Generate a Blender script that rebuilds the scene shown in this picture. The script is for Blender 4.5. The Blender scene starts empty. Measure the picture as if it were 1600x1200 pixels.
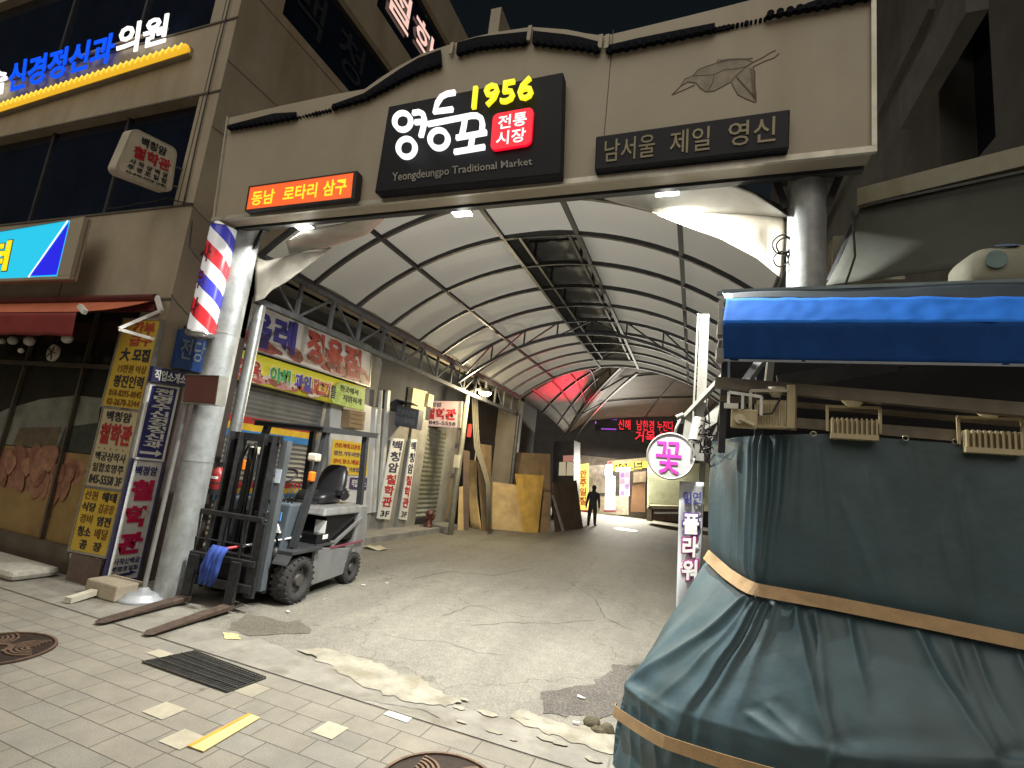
import bpy, bmesh, math, random
from mathutils import Vector, Matrix, noise
random.seed(7)
S = bpy.context.scene
COL = S.collection
R = math.radians

# ------------------------------------------------------------------ camera
F_PX, W_PX, H_PX = 790.0, 1600.0, 1200.0
CAM_Z = 1.6
_up = Vector((1310 - 800, -3950 - 600, F_PX)).normalized()       # direction of world up seen by the camera (right, down, forward)
_fw = Vector((1085 - 800, 775 - 600, F_PX))
_fw = (_fw - _up * _fw.dot(_up)).normalized()                      # direction of the lane
_rt = _fw.cross(_up)
if _rt.x < 0: _rt = -_rt
ROT = Matrix((_rt, _fw, _up))                                      # camera (right, down, forward) -> world
cam_d = bpy.data.cameras.new('camera'); cam = bpy.data.objects.new('camera', cam_d); COL.objects.link(cam)
cam_d.sensor_width = 36.0; cam_d.lens = F_PX / W_PX * 36.0; cam_d.clip_end = 3000; cam_d.clip_start = 0.05
m3 = Matrix((ROT.col[0], -ROT.col[1], -ROT.col[2])).transposed()
cam.matrix_world = Matrix.Translation((0, 0, CAM_Z)) @ m3.to_4x4()
S.camera = cam

# ------------------------------------------------------------------ night sky, faint city glow, exposure
SUN_EL, SUN_ROT = 53, 176
w = bpy.data.worlds.new("World"); S.world = w; w.use_nodes = True
nt = w.node_tree; nt.nodes.clear()
sky = nt.nodes.new('ShaderNodeTexSky'); sky.sky_type = 'NISHITA'; sky.sun_disc = False
sky.sun_elevation = R(2); sky.sun_rotation = R(SUN_ROT)
bg = nt.nodes.new('ShaderNodeBackground'); bg.inputs['Strength'].default_value = 0.0042
out = nt.nodes.new('ShaderNodeOutputWorld')
nt.links.new(sky.outputs[0], bg.inputs[0]); nt.links.new(bg.outputs[0], out.inputs[0])
sd = bpy.data.lights.new('street_glow', 'SUN'); sd.energy = 0.70; sd.angle = R(75); sd.color = (1.0, 0.93, 0.80)
so = bpy.data.objects.new('street_glow', sd); COL.objects.link(so)
_az = R(SUN_ROT)   # comes from the street behind the camera, several lamps, so a wide soft source
_d = Vector((math.sin(_az) * math.cos(R(SUN_EL)), math.cos(_az) * math.cos(R(SUN_EL)), math.sin(R(SUN_EL))))
so.rotation_euler = _d.to_track_quat('Z', 'Y').to_euler()
vs = S.view_settings; vs.view_transform = 'Standard'; vs.look = 'None'; EXPO = 1.35; vs.exposure = EXPO; vs.gamma = 1.0
S.render.engine = 'CYCLES'; S.cycles.use_denoising = True; S.cycles.max_bounces = 6
S.cycles.sample_clamp_indirect = 4.0

# ------------------------------------------------------------------ helpers
def ray(px, py): return ROT @ Vector((px - W_PX / 2, py - H_PX / 2, F_PX))
def P(px, py, ax, val):
    """the point of the plane x, y or z = val that stands at a measured spot"""
    r = ray(px, py); c = (0, 0, CAM_Z)[ax]
    return Vector((0, 0, CAM_Z)) + r * ((val - c) / r[ax])
def V(*a): return Vector(a)

_mats = {}
def M(name, col, rough=.6, metal=0., var=.25, scale=5., bump=0., bscale=80., col2=None, spec=.5, dirt=0., trans=0.):
    if name in _mats: return _mats[name]
    m = bpy.data.materials.new(name); m.use_nodes = True; _mats[name] = m
    t = m.node_tree; N = t.nodes; L = t.links
    b = N['Principled BSDF']
    b.inputs['Roughness'].default_value = rough; b.inputs['Metallic'].default_value = metal
    b.inputs['Specular IOR Level'].default_value = spec
    tc = N.new('ShaderNodeTexCoord')
    n = N.new('ShaderNodeTexNoise'); n.inputs['Scale'].default_value = scale; n.inputs['Detail'].default_value = 7; n.inputs['Roughness'].default_value = .62
    L.new(tc.outputs['Object'], n.inputs['Vector'])
    r = N.new('ShaderNodeValToRGB'); L.new(n.outputs['Fac'], r.inputs['Fac'])
    a = tuple(c * (1 - var) for c in col); z = tuple(min(1, c * (1 + var * .7)) for c in (col2 or col))
    r.color_ramp.elements[0].position = .32; r.color_ramp.elements[0].color = (*a, 1)
    r.color_ramp.elements[1].position = .68; r.color_ramp.elements[1].color = (*z, 1)
    last = r.outputs['Color']
    if dirt:
        n2 = N.new('ShaderNodeTexNoise'); n2.inputs['Scale'].default_value = scale * .35; n2.inputs['Detail'].default_value = 9
        mp = N.new('ShaderNodeMapping'); mp.inputs['Scale'].default_value = (3.2, 3.2, .8); L.new(tc.outputs['Object'], mp.inputs[0]); L.new(mp.outputs[0], n2.inputs['Vector'])
        r2 = N.new('ShaderNodeValToRGB'); r2.color_ramp.elements[0].position = .5; r2.color_ramp.elements[1].position = .72
        L.new(n2.outputs['Fac'], r2.inputs['Fac'])
        mx = N.new('ShaderNodeMix'); mx.data_type = 'RGBA'; mx.inputs[7].default_value = tuple(c * (1 - dirt) for c in (col[0], col[1] * .95, col[2] * .85)) + (1,)
        L.new(r2.outputs['Color'], mx.inputs[0]); L.new(last, mx.inputs[6]); last = mx.outputs[2]
    L.new(last, b.inputs['Base Color'])
    if bump:
        n3 = N.new('ShaderNodeTexNoise'); n3.inputs['Scale'].default_value = bscale; n3.inputs['Detail'].default_value = 4
        L.new(tc.outputs['Object'], n3.inputs['Vector'])
        bp = N.new('ShaderNodeBump'); bp.inputs['Strength'].default_value = bump; bp.inputs['Distance'].default_value = .02
        L.new(n3.outputs['Fac'], bp.inputs['Height']); L.new(bp.outputs[0], b.inputs['Normal'])
    if trans: b.inputs['Transmission Weight'].default_value = trans
    return m
def E(name, col, strength):
    if name in _mats: return _mats[name]
    m = bpy.data.materials.new(name); m.use_nodes = True; _mats[name] = m
    b = m.node_tree.nodes['Principled BSDF']
    b.inputs['Base Color'].default_value = (*[c * .6 for c in col], 1); b.inputs['Roughness'].default_value = .4
    b.inputs['Emission Color'].default_value = (*col, 1); b.inputs['Emission Strength'].default_value = strength / 2 ** EXPO     # strength 1 = the colour as it shows
    return m

class MB:
    """collects shapes for ONE mesh object"""
    def __init__(s): s.v = []; s.f = []; s.sm = []; s.mi = []; s.cur = 0
    def add(s, vs, fs, smooth=False):
        o = len(s.v); s.v += [Vector(p) for p in vs]
        for f in fs: s.f.append([i + o for i in f]); s.sm.append(smooth); s.mi.append(s.cur)
        return s
    def hexa(s, b, t):          # 4 bottom corners, 4 top corners (same order)
        return s.add(list(b) + list(t), [(3, 2, 1, 0), (4, 5, 6, 7), (0, 1, 5, 4), (1, 2, 6, 5), (2, 3, 7, 6), (3, 0, 4, 7)])
    def box(s, x0, x1, y0, y1, z0, z1):
        return s.hexa([(x0, y0, z0), (x1, y0, z0), (x1, y1, z0), (x0, y1, z0)], [(x0, y0, z1), (x1, y0, z1), (x1, y1, z1), (x0, y1, z1)])
    def bar(s, p, q, wd, ht, up=(0, 0, 1)):
        p = Vector(p); q = Vector(q); d = (q - p).normalized(); up = Vector(up)
        if abs(d.dot(up)) > .98: up = Vector((0, 1, 0))
        r = d.cross(up).normalized(); u = r.cross(d)
        c = [r * wd / 2 * i + u * ht / 2 * j for i, j in ((-1, -1), (1, -1), (1, 1), (-1, 1))]
        return s.hexa([p + k for k in c], [q + k for k in c])
    def cyl(s, p, q, r0, r1=None, n=20, cap=True):
        r1 = r0 if r1 is None else r1
        p = Vector(p); q = Vector(q); d = (q - p).normalized()
        a = d.orthogonal().normalized(); b = d.cross(a)
        vs = [p + (a * math.cos(2 * math.pi * i / n) + b * math.sin(2 * math.pi * i / n)) * r0 for i in range(n)] + \
             [q + (a * math.cos(2 * math.pi * i / n) + b * math.sin(2 * math.pi * i / n)) * r1 for i in range(n)]
        s.add(vs, [(i, (i + 1) % n, n + (i + 1) % n, n + i) for i in range(n)], True)
        if cap: s.add(vs[:n], [tuple(range(n - 1, -1, -1))]); s.add(vs[n:], [tuple(range(n))])
        return s
    def tube(s, pts, r, n=8):
        pts = [Vector(p) for p in pts]; rings = []
        prev = None
        for i, p in enumerate(pts):
            d = (pts[min(i + 1, len(pts) - 1)] - pts[max(i - 1, 0)]).normalized()
            if prev is None: a = d.orthogonal().normalized()
            else: a = (prev - d * prev.dot(d)).normalized()
            prev = a; b = d.cross(a)
            rr = r[i] if isinstance(r, (list, tuple)) else r
            rings.append([p + (a * math.cos(2 * math.pi * k / n) + b * math.sin(2 * math.pi * k / n)) * rr for k in range(n)])
        vs = [p for g in rings for p in g]
        fs = [(i * n + k, i * n + (k + 1) % n, (i + 1) * n + (k + 1) % n, (i + 1) * n + k) for i in range(len(pts) - 1) for k in range(n)]
        fs += [tuple(range(n - 1, -1, -1)), tuple((len(pts) - 1) * n + k for k in range(n))]
        return s.add(vs, fs, True)
    def rib(s, pts, wd, ht, nrm=(0, 1, 0)):   # rectangular section swept along pts; nrm = width direction
        pts = [Vector(p) for p in pts]; nrm = Vector(nrm).normalized(); vs = []
        for i, p in enumerate(pts):
            d = (pts[min(i + 1, len(pts) - 1)] - pts[max(i - 1, 0)]).normalized(); u = d.cross(nrm).normalized()
            vs += [p + nrm * wd / 2 * a + u * ht / 2 * b for a, b in ((-1, -1), (1, -1), (1, 1), (-1, 1))]
        n = len(pts)
        fs = [(i * 4 + k, i * 4 + (k + 1) % 4, i * 4 + 4 + (k + 1) % 4, i * 4 + 4 + k) for i in range(n - 1) for k in range(4)]
        fs += [(3, 2, 1, 0), tuple((n - 1) * 4 + k for k in range(4))]
        return s.add(vs, fs)
    def prism(s, pts, vec):
        pts = [Vector(p) for p in pts]; vec = Vector(vec); n = len(pts)
        return s.add(pts + [p + vec for p in pts], [tuple(range(n)), tuple(range(2 * n - 1, n - 1, -1))] + [(i, n + i, n + (i + 1) % n, (i + 1) % n) for i in range(n)])
    def lathe(s, c, prof, n=24):
        c = Vector(c); vs = []
        for r_, z_ in prof: vs += [c + Vector((r_ * math.cos(2 * math.pi * k / n), r_ * math.sin(2 * math.pi * k / n), z_)) for k in range(n)]
        return s.add(vs, [(i * n + k, i * n + (k + 1) % n, (i + 1) * n + (k + 1) % n, (i + 1) * n + k) for i in range(len(prof) - 1) for k in range(n)], True)
    def grid(s, fn, nu, nv, smooth=True, thick=None):
        vs = [Vector(fn(i / nu, j / nv)) for j in range(nv + 1) for i in range(nu + 1)]
        fs = [(j * (nu + 1) + i, j * (nu + 1) + i + 1, (j + 1) * (nu + 1) + i + 1, (j + 1) * (nu + 1) + i) for j in range(nv) for i in range(nu)]
        return s.add(vs, fs, smooth)
    def ball(s, c, rx, ry=None, rz=None, n=14, m=9):
        ry = rx if ry is None else ry; rz = rx if rz is None else rz; c = Vector(c); vs = []
        for j in range(m + 1):
            t = math.pi * j / m
            vs += [c + Vector((rx * math.sin(t) * math.cos(2 * math.pi * k / n), ry * math.sin(t) * math.sin(2 * math.pi * k / n), rz * math.cos(t))) for k in range(n)]
        return s.add(vs, [(j * n + k, j * n + (k + 1) % n, (j + 1) * n + (k + 1) % n, (j + 1) * n + k) for j in range(m) for k in range(n)], True)
    def mesh(s, name, off):
        me = bpy.data.meshes.new(name); me.from_pydata([p - off for p in s.v], [], s.f)
        me.polygons.foreach_set('use_smooth', s.sm); me.polygons.foreach_set('material_index', s.mi); me.update(); return me

def base(o):
    b = Vector((0, 0, 0))
    while o: b += Vector(o.location); o = o.parent
    return b
def tag(o, label=None, cat=None, group=None, kind=None):
    if label: o['label'] = label
    if cat: o['category'] = cat
    if group: o['group'] = group
    if kind: o['kind'] = kind
    return o
def obj(name, mb, mat, parent=None, local=False, bev=0, solid=0, loc=None):
    off = Vector((0, 0, 0)) if local else (base(parent) if parent else Vector(loc or (0, 0, 0)))
    me = mb.mesh(name, off)
    for m in (mat if isinstance(mat, (list, tuple)) else [mat]): me.materials.append(m)
    o = bpy.data.objects.new(name, me); COL.objects.link(o); o.parent = parent
    if not parent and not local: o.location = off
    bm = bmesh.new(); bm.from_mesh(me); bmesh.ops.recalc_face_normals(bm, faces=bm.faces); bm.to_mesh(me); bm.free()
    if solid: md = o.modifiers.new('solid', 'SOLIDIFY'); md.thickness = solid; md.offset = 0
    if bev: md = o.modifiers.new('bevel', 'BEVEL'); md.width = bev; md.segments = 2; md.limit_method = 'ANGLE'; md.angle_limit = R(40)
    return o
def thing(name, label, cat, loc=(0, 0, 0), rotz=0, group=None):
    o = bpy.data.objects.new(name, None); COL.objects.link(o); o.empty_display_size = .2
    o.location = loc; o.rotation_euler = (0, 0, rotz); return tag(o, label, cat, group)
def dup(root, loc, rotz=None, label=None):
    r = root.copy(); COL.objects.link(r); r.location = loc
    if rotz is not None: r.rotation_euler = (0, 0, rotz)
    if label: r['label'] = label
    for ch in list(root.children):
        c = ch.copy(); COL.objects.link(c); c.parent = r
        for g in list(ch.children):
            d = g.copy(); COL.objects.link(d); d.parent = c
    return r
def light(name, kind, loc, energy, col, parent=None, size=.2, size_y=None, direction=None, spread=None, local=False, spot=None, blend=.5):
    d = bpy.data.lights.new(name, kind); d.energy = energy; d.color = col
    if kind == 'AREA':
        d.size = size
        if size_y: d.shape = 'RECTANGLE'; d.size_y = size_y
        if spread: d.spread = spread
    elif kind == 'SPOT': d.shadow_soft_size = size; d.spot_size = R(spot or 120); d.spot_blend = blend
    else: d.shadow_soft_size = size
    o = bpy.data.objects.new(name, d); COL.objects.link(o); o.parent = parent
    o.location = Vector(loc) - (base(parent) if parent and not local else Vector((0, 0, 0)))
    if direction: o.rotation_euler = (-Vector(direction)).to_track_quat('Z', 'Y').to_euler()
    return o

# ------------------------------------------------------------------ lettering
_tc = {}
_fc = bpy.data.curves.new('type', 'FONT'); _fc.resolution_u = 2
_fo = bpy.data.objects.new('type', _fc)
def glyphs(s, bold):
    k = (s, bold)
    if k not in _tc:
        _fc.body = s; _fc.offset = bold; _fc.extrude = .5
        me = bpy.data.meshes.new_from_object(_fo)
        vs = [v.co.copy() for v in me.vertices]; fs = [tuple(p.vertices) for p in me.polygons]
        bpy.data.meshes.remove(me)
        xs = [v.x for v in vs]; ys = [v.y for v in vs]
        x0, x1, y0, y1 = min(xs), max(xs), min(ys), max(ys)
        _tc[k] = ([((v.x - x0) / (x1 - x0), (y1 - v.y) / (y1 - y0), v.z) for v in vs], fs)
    return _tc[k]
class Panel:
    """a flat face given by its corners as one looks at it"""
    def __init__(s, tl, tr, br, bl):
        s.tl, s.tr, s.br, s.bl = map(Vector, (tl, tr, br, bl))
        s.n = -((s.tr - s.tl).cross(s.bl - s.tl)).normalized()
    def pt(s, u, v, off=0):
        return (s.tl * (1 - u) + s.tr * u) * (1 - v) + (s.bl * (1 - u) + s.br * u) * v + s.n * off
    def slab(s, mb, depth, u0=0, v0=0, u1=1, v1=1, off=0):
        a = [s.pt(u0, v0, off), s.pt(u1, v0, off), s.pt(u1, v1, off), s.pt(u0, v1, off)]
        return mb.hexa([p - s.n * depth for p in a], a)
    def text(s, mb, string, u0, v0, u1, v1, bold=.02, off=.003, depth=.004):
        vs, fs = glyphs(string, bold)
        return mb.add([s.pt(u0 + x * (u1 - u0), v0 + y * (v1 - v0), off + (z + .5) * depth) for x, y, z in vs], fs)
    def stack(s, mb, string, u0, v0, u1, v1, bold=.02, gap=.12, off=.003):
        n = len(string); h = (v1 - v0) / n
        for i, ch in enumerate(string):
            if ch != ' ': s.text(mb, ch, u0, v0 + h * (i + gap / 2), u1, v0 + h * (i + 1 - gap / 2), bold, off)
        return mb
    def poly(s, mb, uv, off=.002, depth=.002):
        return mb.prism([s.pt(u, v, off) for u, v in uv], s.n * depth)
def PP(ax, val, tl, tr, br, bl): return Panel(*[P(*p, ax, val) for p in (tl, tr, br, bl)])
def stroke(mb, pts, wd, n, depth):
    """a flat ribbon of width wd along pts, raised by depth along n"""
    pts = [Vector(p) for p in pts]; n = Vector(n); L_ = []; R_ = []
    for i, p in enumerate(pts):
        d = (pts[min(i + 1, len(pts) - 1)] - pts[max(i - 1, 0)]).normalized(); k = d.cross(n).normalized() * wd / 2
        L_.append(p + k); R_.append(p - k)
    for i in range(len(pts) - 1):
        a = [L_[i], L_[i + 1], R_[i + 1], R_[i]]
        mb.hexa(a, [q + n * depth for q in a])
    return mb
def wob(p, s=1., a=.02): return Vector(p) + noise.noise_vector(Vector(p) * s) * a

# ------------------------------------------------------------------ materials
steel = M('galvanised_steel', (.33, .35, .35), .5, .25, .3, 7, .05, 40, dirt=.35)
darksteel = M('dark_painted_steel', (.045, .047, .052), .5, .2, .3, 8)
blacksteel = M('black_worn_steel', (.026, .026, .028), .5, .3, .5, 20)
rust = M('rusty_fork_steel', (.085, .058, .042), .72, .2, .45, 14, .25, 90)
white = M('white_paint', (.72, .72, .69), .5, 0, .12, 6, dirt=.25)
offwhite = M('off_white_plastic', (.62, .58, .45), .5, 0, .15, 6, dirt=.2)
black = M('black_plastic', (.02, .02, .022), .5, 0, .3, 12)
rubber = M('tyre_rubber', (.035, .034, .033), .85, 0, .3, 25, .2, 60)
ink = M('dark_ink', (.02, .02, .03), .6, 0, .1)
redink = M('red_ink', (.42, .015, .02), .6, 0, .12)
redink2 = M('crimson_vinyl', (.52, .008, .075), .5, 0, .08)
navyink = M('navy_ink', (.03, .03, .17), .55, 0, .15)
brownink = M('brown_ink', (.16, .07, .015), .6, 0, .15)
whiteink = M('white_vinyl', (.75, .75, .73), .5, 0, .05)
beige = M('beige_cladding', (.36, .305, .225), .62, 0, .12, 2.2, .04, 120, dirt=.2)
beige2 = M('beige_facade_panel', (.37, .32, .24), .55, 0, .1, 1.2, .03, 150, dirt=.22)
concrete = M('grey_concrete', (.26, .25, .23), .85, 0, .25, 3, .2, 60, dirt=.3)
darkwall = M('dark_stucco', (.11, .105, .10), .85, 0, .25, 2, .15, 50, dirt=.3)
nightglass = M('night_window_glass', (.008, .011, .022), .12, 0, .3, 2)
wood1 = M('plywood_golden', (.60, .37, .09), .6, 0, .25, 3, .05, 60, dirt=.35)
wood2 = M('plywood_pale', (.52, .37, .17), .7, 0, .25, 3, .05, 60, dirt=.3)
wood3 = M('plywood_brown', (.27, .185, .10), .75, 0, .3, 3, .05, 60, dirt=.3)
wood4 = M('board_dark', (.13, .085, .06), .7, 0, .3, 3, .05, 60, dirt=.3)
# ------------------------------------------------------------------ GROUND
def asphalt_mat(name, a, b_, sp, patch=True):
    m = bpy.data.materials.new(name); m.use_nodes = True; t = m.node_tree; N = t.nodes; L = t.links; b = N['Principled BSDF']
    tc = N.new('ShaderNodeTexCoord')
    def noise_(sc, det=6, ro=.6):
        n = N.new('ShaderNodeTexNoise'); n.inputs['Scale'].default_value = sc; n.inputs['Detail'].default_value = det; n.inputs['Roughness'].default_value = ro
        L.new(tc.outputs['Object'], n.inputs['Vector']); return n.outputs['Fac']
    def ramp(f, p0, c0, p1, c1):
        r = N.new('ShaderNodeValToRGB'); e = r.color_ramp.elements; e[0].position = p0; e[0].color = (*c0, 1); e[1].position = p1; e[1].color = (*c1, 1); L.new(f, r.inputs[0]); return r.outputs[0]
    def mix(f, x, y, mode='MIX'):
        n = N.new('ShaderNodeMix'); n.data_type = 'RGBA'; n.blend_type = mode
        if isinstance(f, float): n.inputs[0].default_value = f
        else: L.new(f, n.inputs[0])
        L.new(x, n.inputs[6]); L.new(y, n.inputs[7]); return n.outputs[2]
    big = ramp(noise_(.55, 9, .65), .35, a, .65, b_)
    v = N.new('ShaderNodeTexVoronoi'); v.inputs['Scale'].default_value = 150; L.new(tc.outputs['Object'], v.inputs['Vector'])
    spk = N.new('ShaderNodeSeparateColor'); L.new(v.outputs['Color'], spk.inputs[0])
    stones = ramp(spk.outputs[0], .15, (.68, .68, .68), .95, (sp, sp, sp * .97))
    c = mix(1.0, big, stones, 'MULTIPLY')
    fine = ramp(noise_(9, 8, .7), .36, (.86, .86, .86), .64, (1.06, 1.05, 1.03))
    c = mix(1.0, c, fine, 'MULTIPLY')
    mpp = N.new('ShaderNodeMapping'); mpp.inputs['Scale'].default_value = (1.9, .22, 1); L.new(tc.outputs['Object'], mpp.inputs[0])
    ns = N.new('ShaderNodeTexNoise'); ns.inputs['Scale'].default_value = 1.4; ns.inputs['Detail'].default_value = 5; L.new(mpp.outputs[0], ns.inputs['Vector'])
    c = mix(1.0, c, ramp(ns.outputs['Fac'], .40, (.90, .89, .875), .62, (1.03, 1.03, 1.0)), 'MULTIPLY')      # worn wheel tracks
    if patch:
        st = ramp(noise_(1.3, 10, .7), .60, (1, 1, 1), .72, (.74, .72, .70)); c = mix(1.0, c, st, 'MULTIPLY')
        # hairline cracks
        vc = N.new('ShaderNodeTexVoronoi'); vc.feature = 'DISTANCE_TO_EDGE'; vc.inputs['Scale'].default_value = .6
        nd = N.new('ShaderNodeTexNoise'); nd.inputs['Scale'].default_value = 3; nd.inputs['Detail'].default_value = 8; L.new(tc.outputs['Object'], nd.inputs['Vector'])
        va = N.new('ShaderNodeVectorMath'); va.operation = 'MULTIPLY_ADD'; va.inputs[1].default_value = (.5, .5, .5); L.new(nd.outputs['Color'], va.inputs[0]); L.new(tc.outputs['Object'], va.inputs[2]); L.new(va.outputs[0], vc.inputs['Vector'])
        cr = ramp(vc.outputs['Distance'], .0, (.5, .48, .45), .006, (1, 1, 1)); c = mix(.8, c, cr, 'MULTIPLY')
    L.new(c, b.inputs['Base Color']); b.inputs['Roughness'].default_value = .75; b.inputs['Specular IOR Level'].default_value = .35
    bp = N.new('ShaderNodeBump'); bp.inputs['Strength'].default_value = .35; bp.inputs['Distance'].default_value = .006
    L.new(v.outputs['Distance'], bp.inputs['Height']); L.new(bp.outputs[0], b.inputs['Normal'])
    return m
asphalt = asphalt_mat('worn_asphalt', (.195, .185, .162), (.235, .224, .197), 1.2)
damp = asphalt_mat('damp_asphalt', (.06, .054, .05), (.10, .092, .083), 2.2, False)

def paver_mat():
    m = bpy.data.materials.new('sidewalk_pavers'); m.use_nodes = True; t = m.node_tree; N = t.nodes; L = t.links; b = N['Principled BSDF']
    tc = N.new('ShaderNodeTexCoord'); mp = N.new('ShaderNodeMapping'); mp.inputs['Location'].default_value = (.11, -3.15, 0); L.new(tc.outputs['Object'], mp.inputs[0])
    nd = N.new('ShaderNodeTexNoise'); nd.inputs['Scale'].default_value = 5; nd.inputs['Detail'].default_value = 3; L.new(tc.outputs['Object'], nd.inputs['Vector'])
    va = N.new('ShaderNodeVectorMath'); va.operation = 'MULTIPLY_ADD'; va.inputs[1].default_value = (.012, .012, 0); L.new(nd.outputs['Color'], va.inputs[0]); L.new(mp.outputs[0], va.inputs[2])
    br = N.new('ShaderNodeTexBrick'); L.new(va.outputs[0], br.inputs['Vector'])
    for k, v in (('Scale', 1), ('Mortar Size', .0038), ('Mortar Smooth', .3), ('Bias', 0), ('Brick Width', .335), ('Row Height', .165)): br.inputs[k].default_value = v
    br.offset = .37; br.offset_frequency = 2; br.squash = .52; br.squash_frequency = 3
    br.inputs['Color1'].default_value = (0, 0, 0, 1); br.inputs['Color2'].default_value = (1, 1, 1, 1); br.inputs['Mortar'].default_value = (0, 0, 0, 1)
    r = N.new('ShaderNodeValToRGB'); L.new(br.outputs['Color'], r.inputs[0]); cr = r.color_ramp; cr.interpolation = 'CONSTANT'
    cr.elements[0].color = (.235, .218, .185, 1); cr.elements[1].position = .3; cr.elements[1].color = (.225, .209, .18, 1)
    for p, c in ((.42, (.23, .22, .195)), (.52, (.216, .207, .182)), (.66, (.238, .22, .187)), (.80, (.222, .208, .178)), (.985, (.30, .275, .22))):
        e = cr.elements.new(p); e.color = (*c, 1)
    n = N.new('ShaderNodeTexNoise'); n.inputs['Scale'].default_value = 3; n.inputs['Detail'].default_value = 9; n.inputs['Roughness'].default_value = .7; L.new(tc.outputs['Object'], n.inputs['Vector'])
    r2 = N.new('ShaderNodeValToRGB'); L.new(n.outputs['Fac'], r2.inputs[0]); r2.color_ramp.elements[0].position = .3; r2.color_ramp.elements[0].color = (.78, .77, .75, 1); r2.color_ramp.elements[1].position = .65; r2.color_ramp.elements[1].color = (1.1, 1.08, 1.03, 1)
    n3 = N.new('ShaderNodeTexNoise'); n3.inputs['Scale'].default_value = 160; n3.inputs['Detail'].default_value = 3; L.new(tc.outputs['Object'], n3.inputs['Vector'])
    r3 = N.new('ShaderNodeValToRGB'); L.new(n3.outputs['Fac'], r3.inputs[0]); r3.color_ramp.elements[0].position = .3; r3.color_ramp.elements[0].color = (.78, .78, .78, 1); r3.color_ramp.elements[1].position = .7; r3.color_ramp.elements[1].color = (1.15, 1.15, 1.15, 1)
    # gum spots
    vo = N.new('ShaderNodeTexVoronoi'); vo.inputs['Scale'].default_value = 3.2; vo.inputs['Randomness'].default_value = 1; L.new(tc.outputs['Object'], vo.inputs['Vector'])
    r4 = N.new('ShaderNodeValToRGB'); L.new(vo.outputs['Distance'], r4.inputs[0]); r4.color_ramp.elements[0].position = .045; r4.color_ramp.elements[0].color = (.5, .48, .45, 1); r4.color_ramp.elements[1].position = .075; r4.color_ramp.elements[1].color = (1, 1, 1, 1)
    def mul(x, y, f=1.):
        q = N.new('ShaderNodeMix'); q.data_type = 'RGBA'; q.blend_type = 'MULTIPLY'; q.inputs[0].default_value = f; L.new(x, q.inputs[6]); L.new(y, q.inputs[7]); return q.outputs[2]
    c = mul(mul(mul(r.outputs[0], r2.outputs[0]), r3.outputs[0]), r4.outputs[0], .8)
    mm = N.new('ShaderNodeMix'); mm.data_type = 'RGBA'; mm.inputs[7].default_value = (.085, .075, .06, 1); L.new(br.outputs['Fac'], mm.inputs[0]); L.new(c, mm.inputs[6])
    L.new(mm.outputs[2], b.inputs['Base Color']); b.inputs['Roughness'].default_value = .8; b.inputs['Specular IOR Level'].default_value = .3
    ad = N.new('ShaderNodeMath'); ad.operation = 'MULTIPLY_ADD'; ad.inputs[1].default_value = -1.5; L.new(br.outputs['Fac'], ad.inputs[0]); L.new(n3.outputs['Fac'], ad.inputs[2])
    bp = N.new('ShaderNodeBump'); bp.inputs['Strength'].default_value = .4; bp.inputs['Distance'].default_value = .004; L.new(ad.outputs[0], bp.inputs['Height']); L.new(bp.outputs[0], b.inputs['Normal'])
    return m
pavers = paver_mat()
strip_m = M('kerb_concrete', (.225, .21, .178), .85, 0, .22, 4, .35, 70, dirt=.35)
mortar_m = M('cream_mortar', (.275, .255, .20), .85, 0, .35, 5, .3, 40, dirt=.3)

def sheet(name, pts, mat, z, label=None):
    mb = MB(); mb.add([(x, y, 0) for x, y in pts], [tuple(range(len(pts)))]); o = obj(name, mb, mat); o.location.z = z
    return tag(o, label, None, None, 'structure')
sheet('road', [(-250, -250), (250, -250), (250, 250), (-250, 250)], asphalt, 0)
KERB_Y = 3.15
sheet('sidewalk', [(-60, -40), (60, -40), (60, KERB_Y), (-60, KERB_Y)], pavers, .008)
def rough_edge(pts, n=7, amp=.04, sc=6., seed=0):
    o = []
    for i, p in enumerate(pts):
        q = pts[(i + 1) % len(pts)]
        for k in range(n):
            t = k / n; x = p[0] + (q[0] - p[0]) * t; y = p[1] + (q[1] - p[1]) * t
            d = noise.noise_vector(Vector((x * sc, y * sc, seed))); d2 = noise.noise_vector(Vector((x * sc * 3, y * sc * 3, seed + 5)))
            o.append((x + d.x * amp + d2.x * amp * .5, y + d.y * amp + d2.y * amp * .5))
    return o
# concrete edging between the pavers and the lane, broken along its inner edge
inner = [(1.5, 3.62), (.4, 3.66), (-.3, 3.6), (-.9, 3.55), (-1.5, 3.45), (-2.1, 3.5), (-2.7, 3.5), (-3.3, 3.6), (-3.9, 3.55), (-4.3, 3.75), (-5.0, 3.75), (-5.6, 3.85)]
pts = []
for i in range(len(inner) - 1):
    for k in range(6):
        t = k / 6; x = inner[i][0] * (1 - t) + inner[i + 1][0] * t; y = inner[i][1] * (1 - t) + inner[i + 1][1] * t
        pts.append((x, y + noise.noise(Vector((x * 7, y, 2))) * .05))
sheet('kerb', [(12, KERB_Y + .012), (12, 3.6)] + pts + [(-30, 3.85), (-30, KERB_Y + .012)], strip_m, .008)
sheet('mortar_patch', rough_edge([(-2.95, 3.62), (-2.8, 3.72), (-2.5, 3.72), (-2.35, 3.74), (-2.15, 3.70), (-1.95, 3.72), (-1.65, 3.62), (-1.45, 3.5), (-1.5, 3.38), (-1.8, 3.31), (-2.2, 3.36), (-2.6, 3.5)], 10, .06, 9, 1), mortar_m, .013)
sheet('mortar_patch', rough_edge([(-1.05, 3.66), (-.85, 3.62), (-.55, 3.68), (-.2, 3.7), (.05, 3.5), (-.3, 3.42), (-.7, 3.45), (-1.1, 3.5)], 9, .055, 9, 8), mortar_m, .013)
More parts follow.
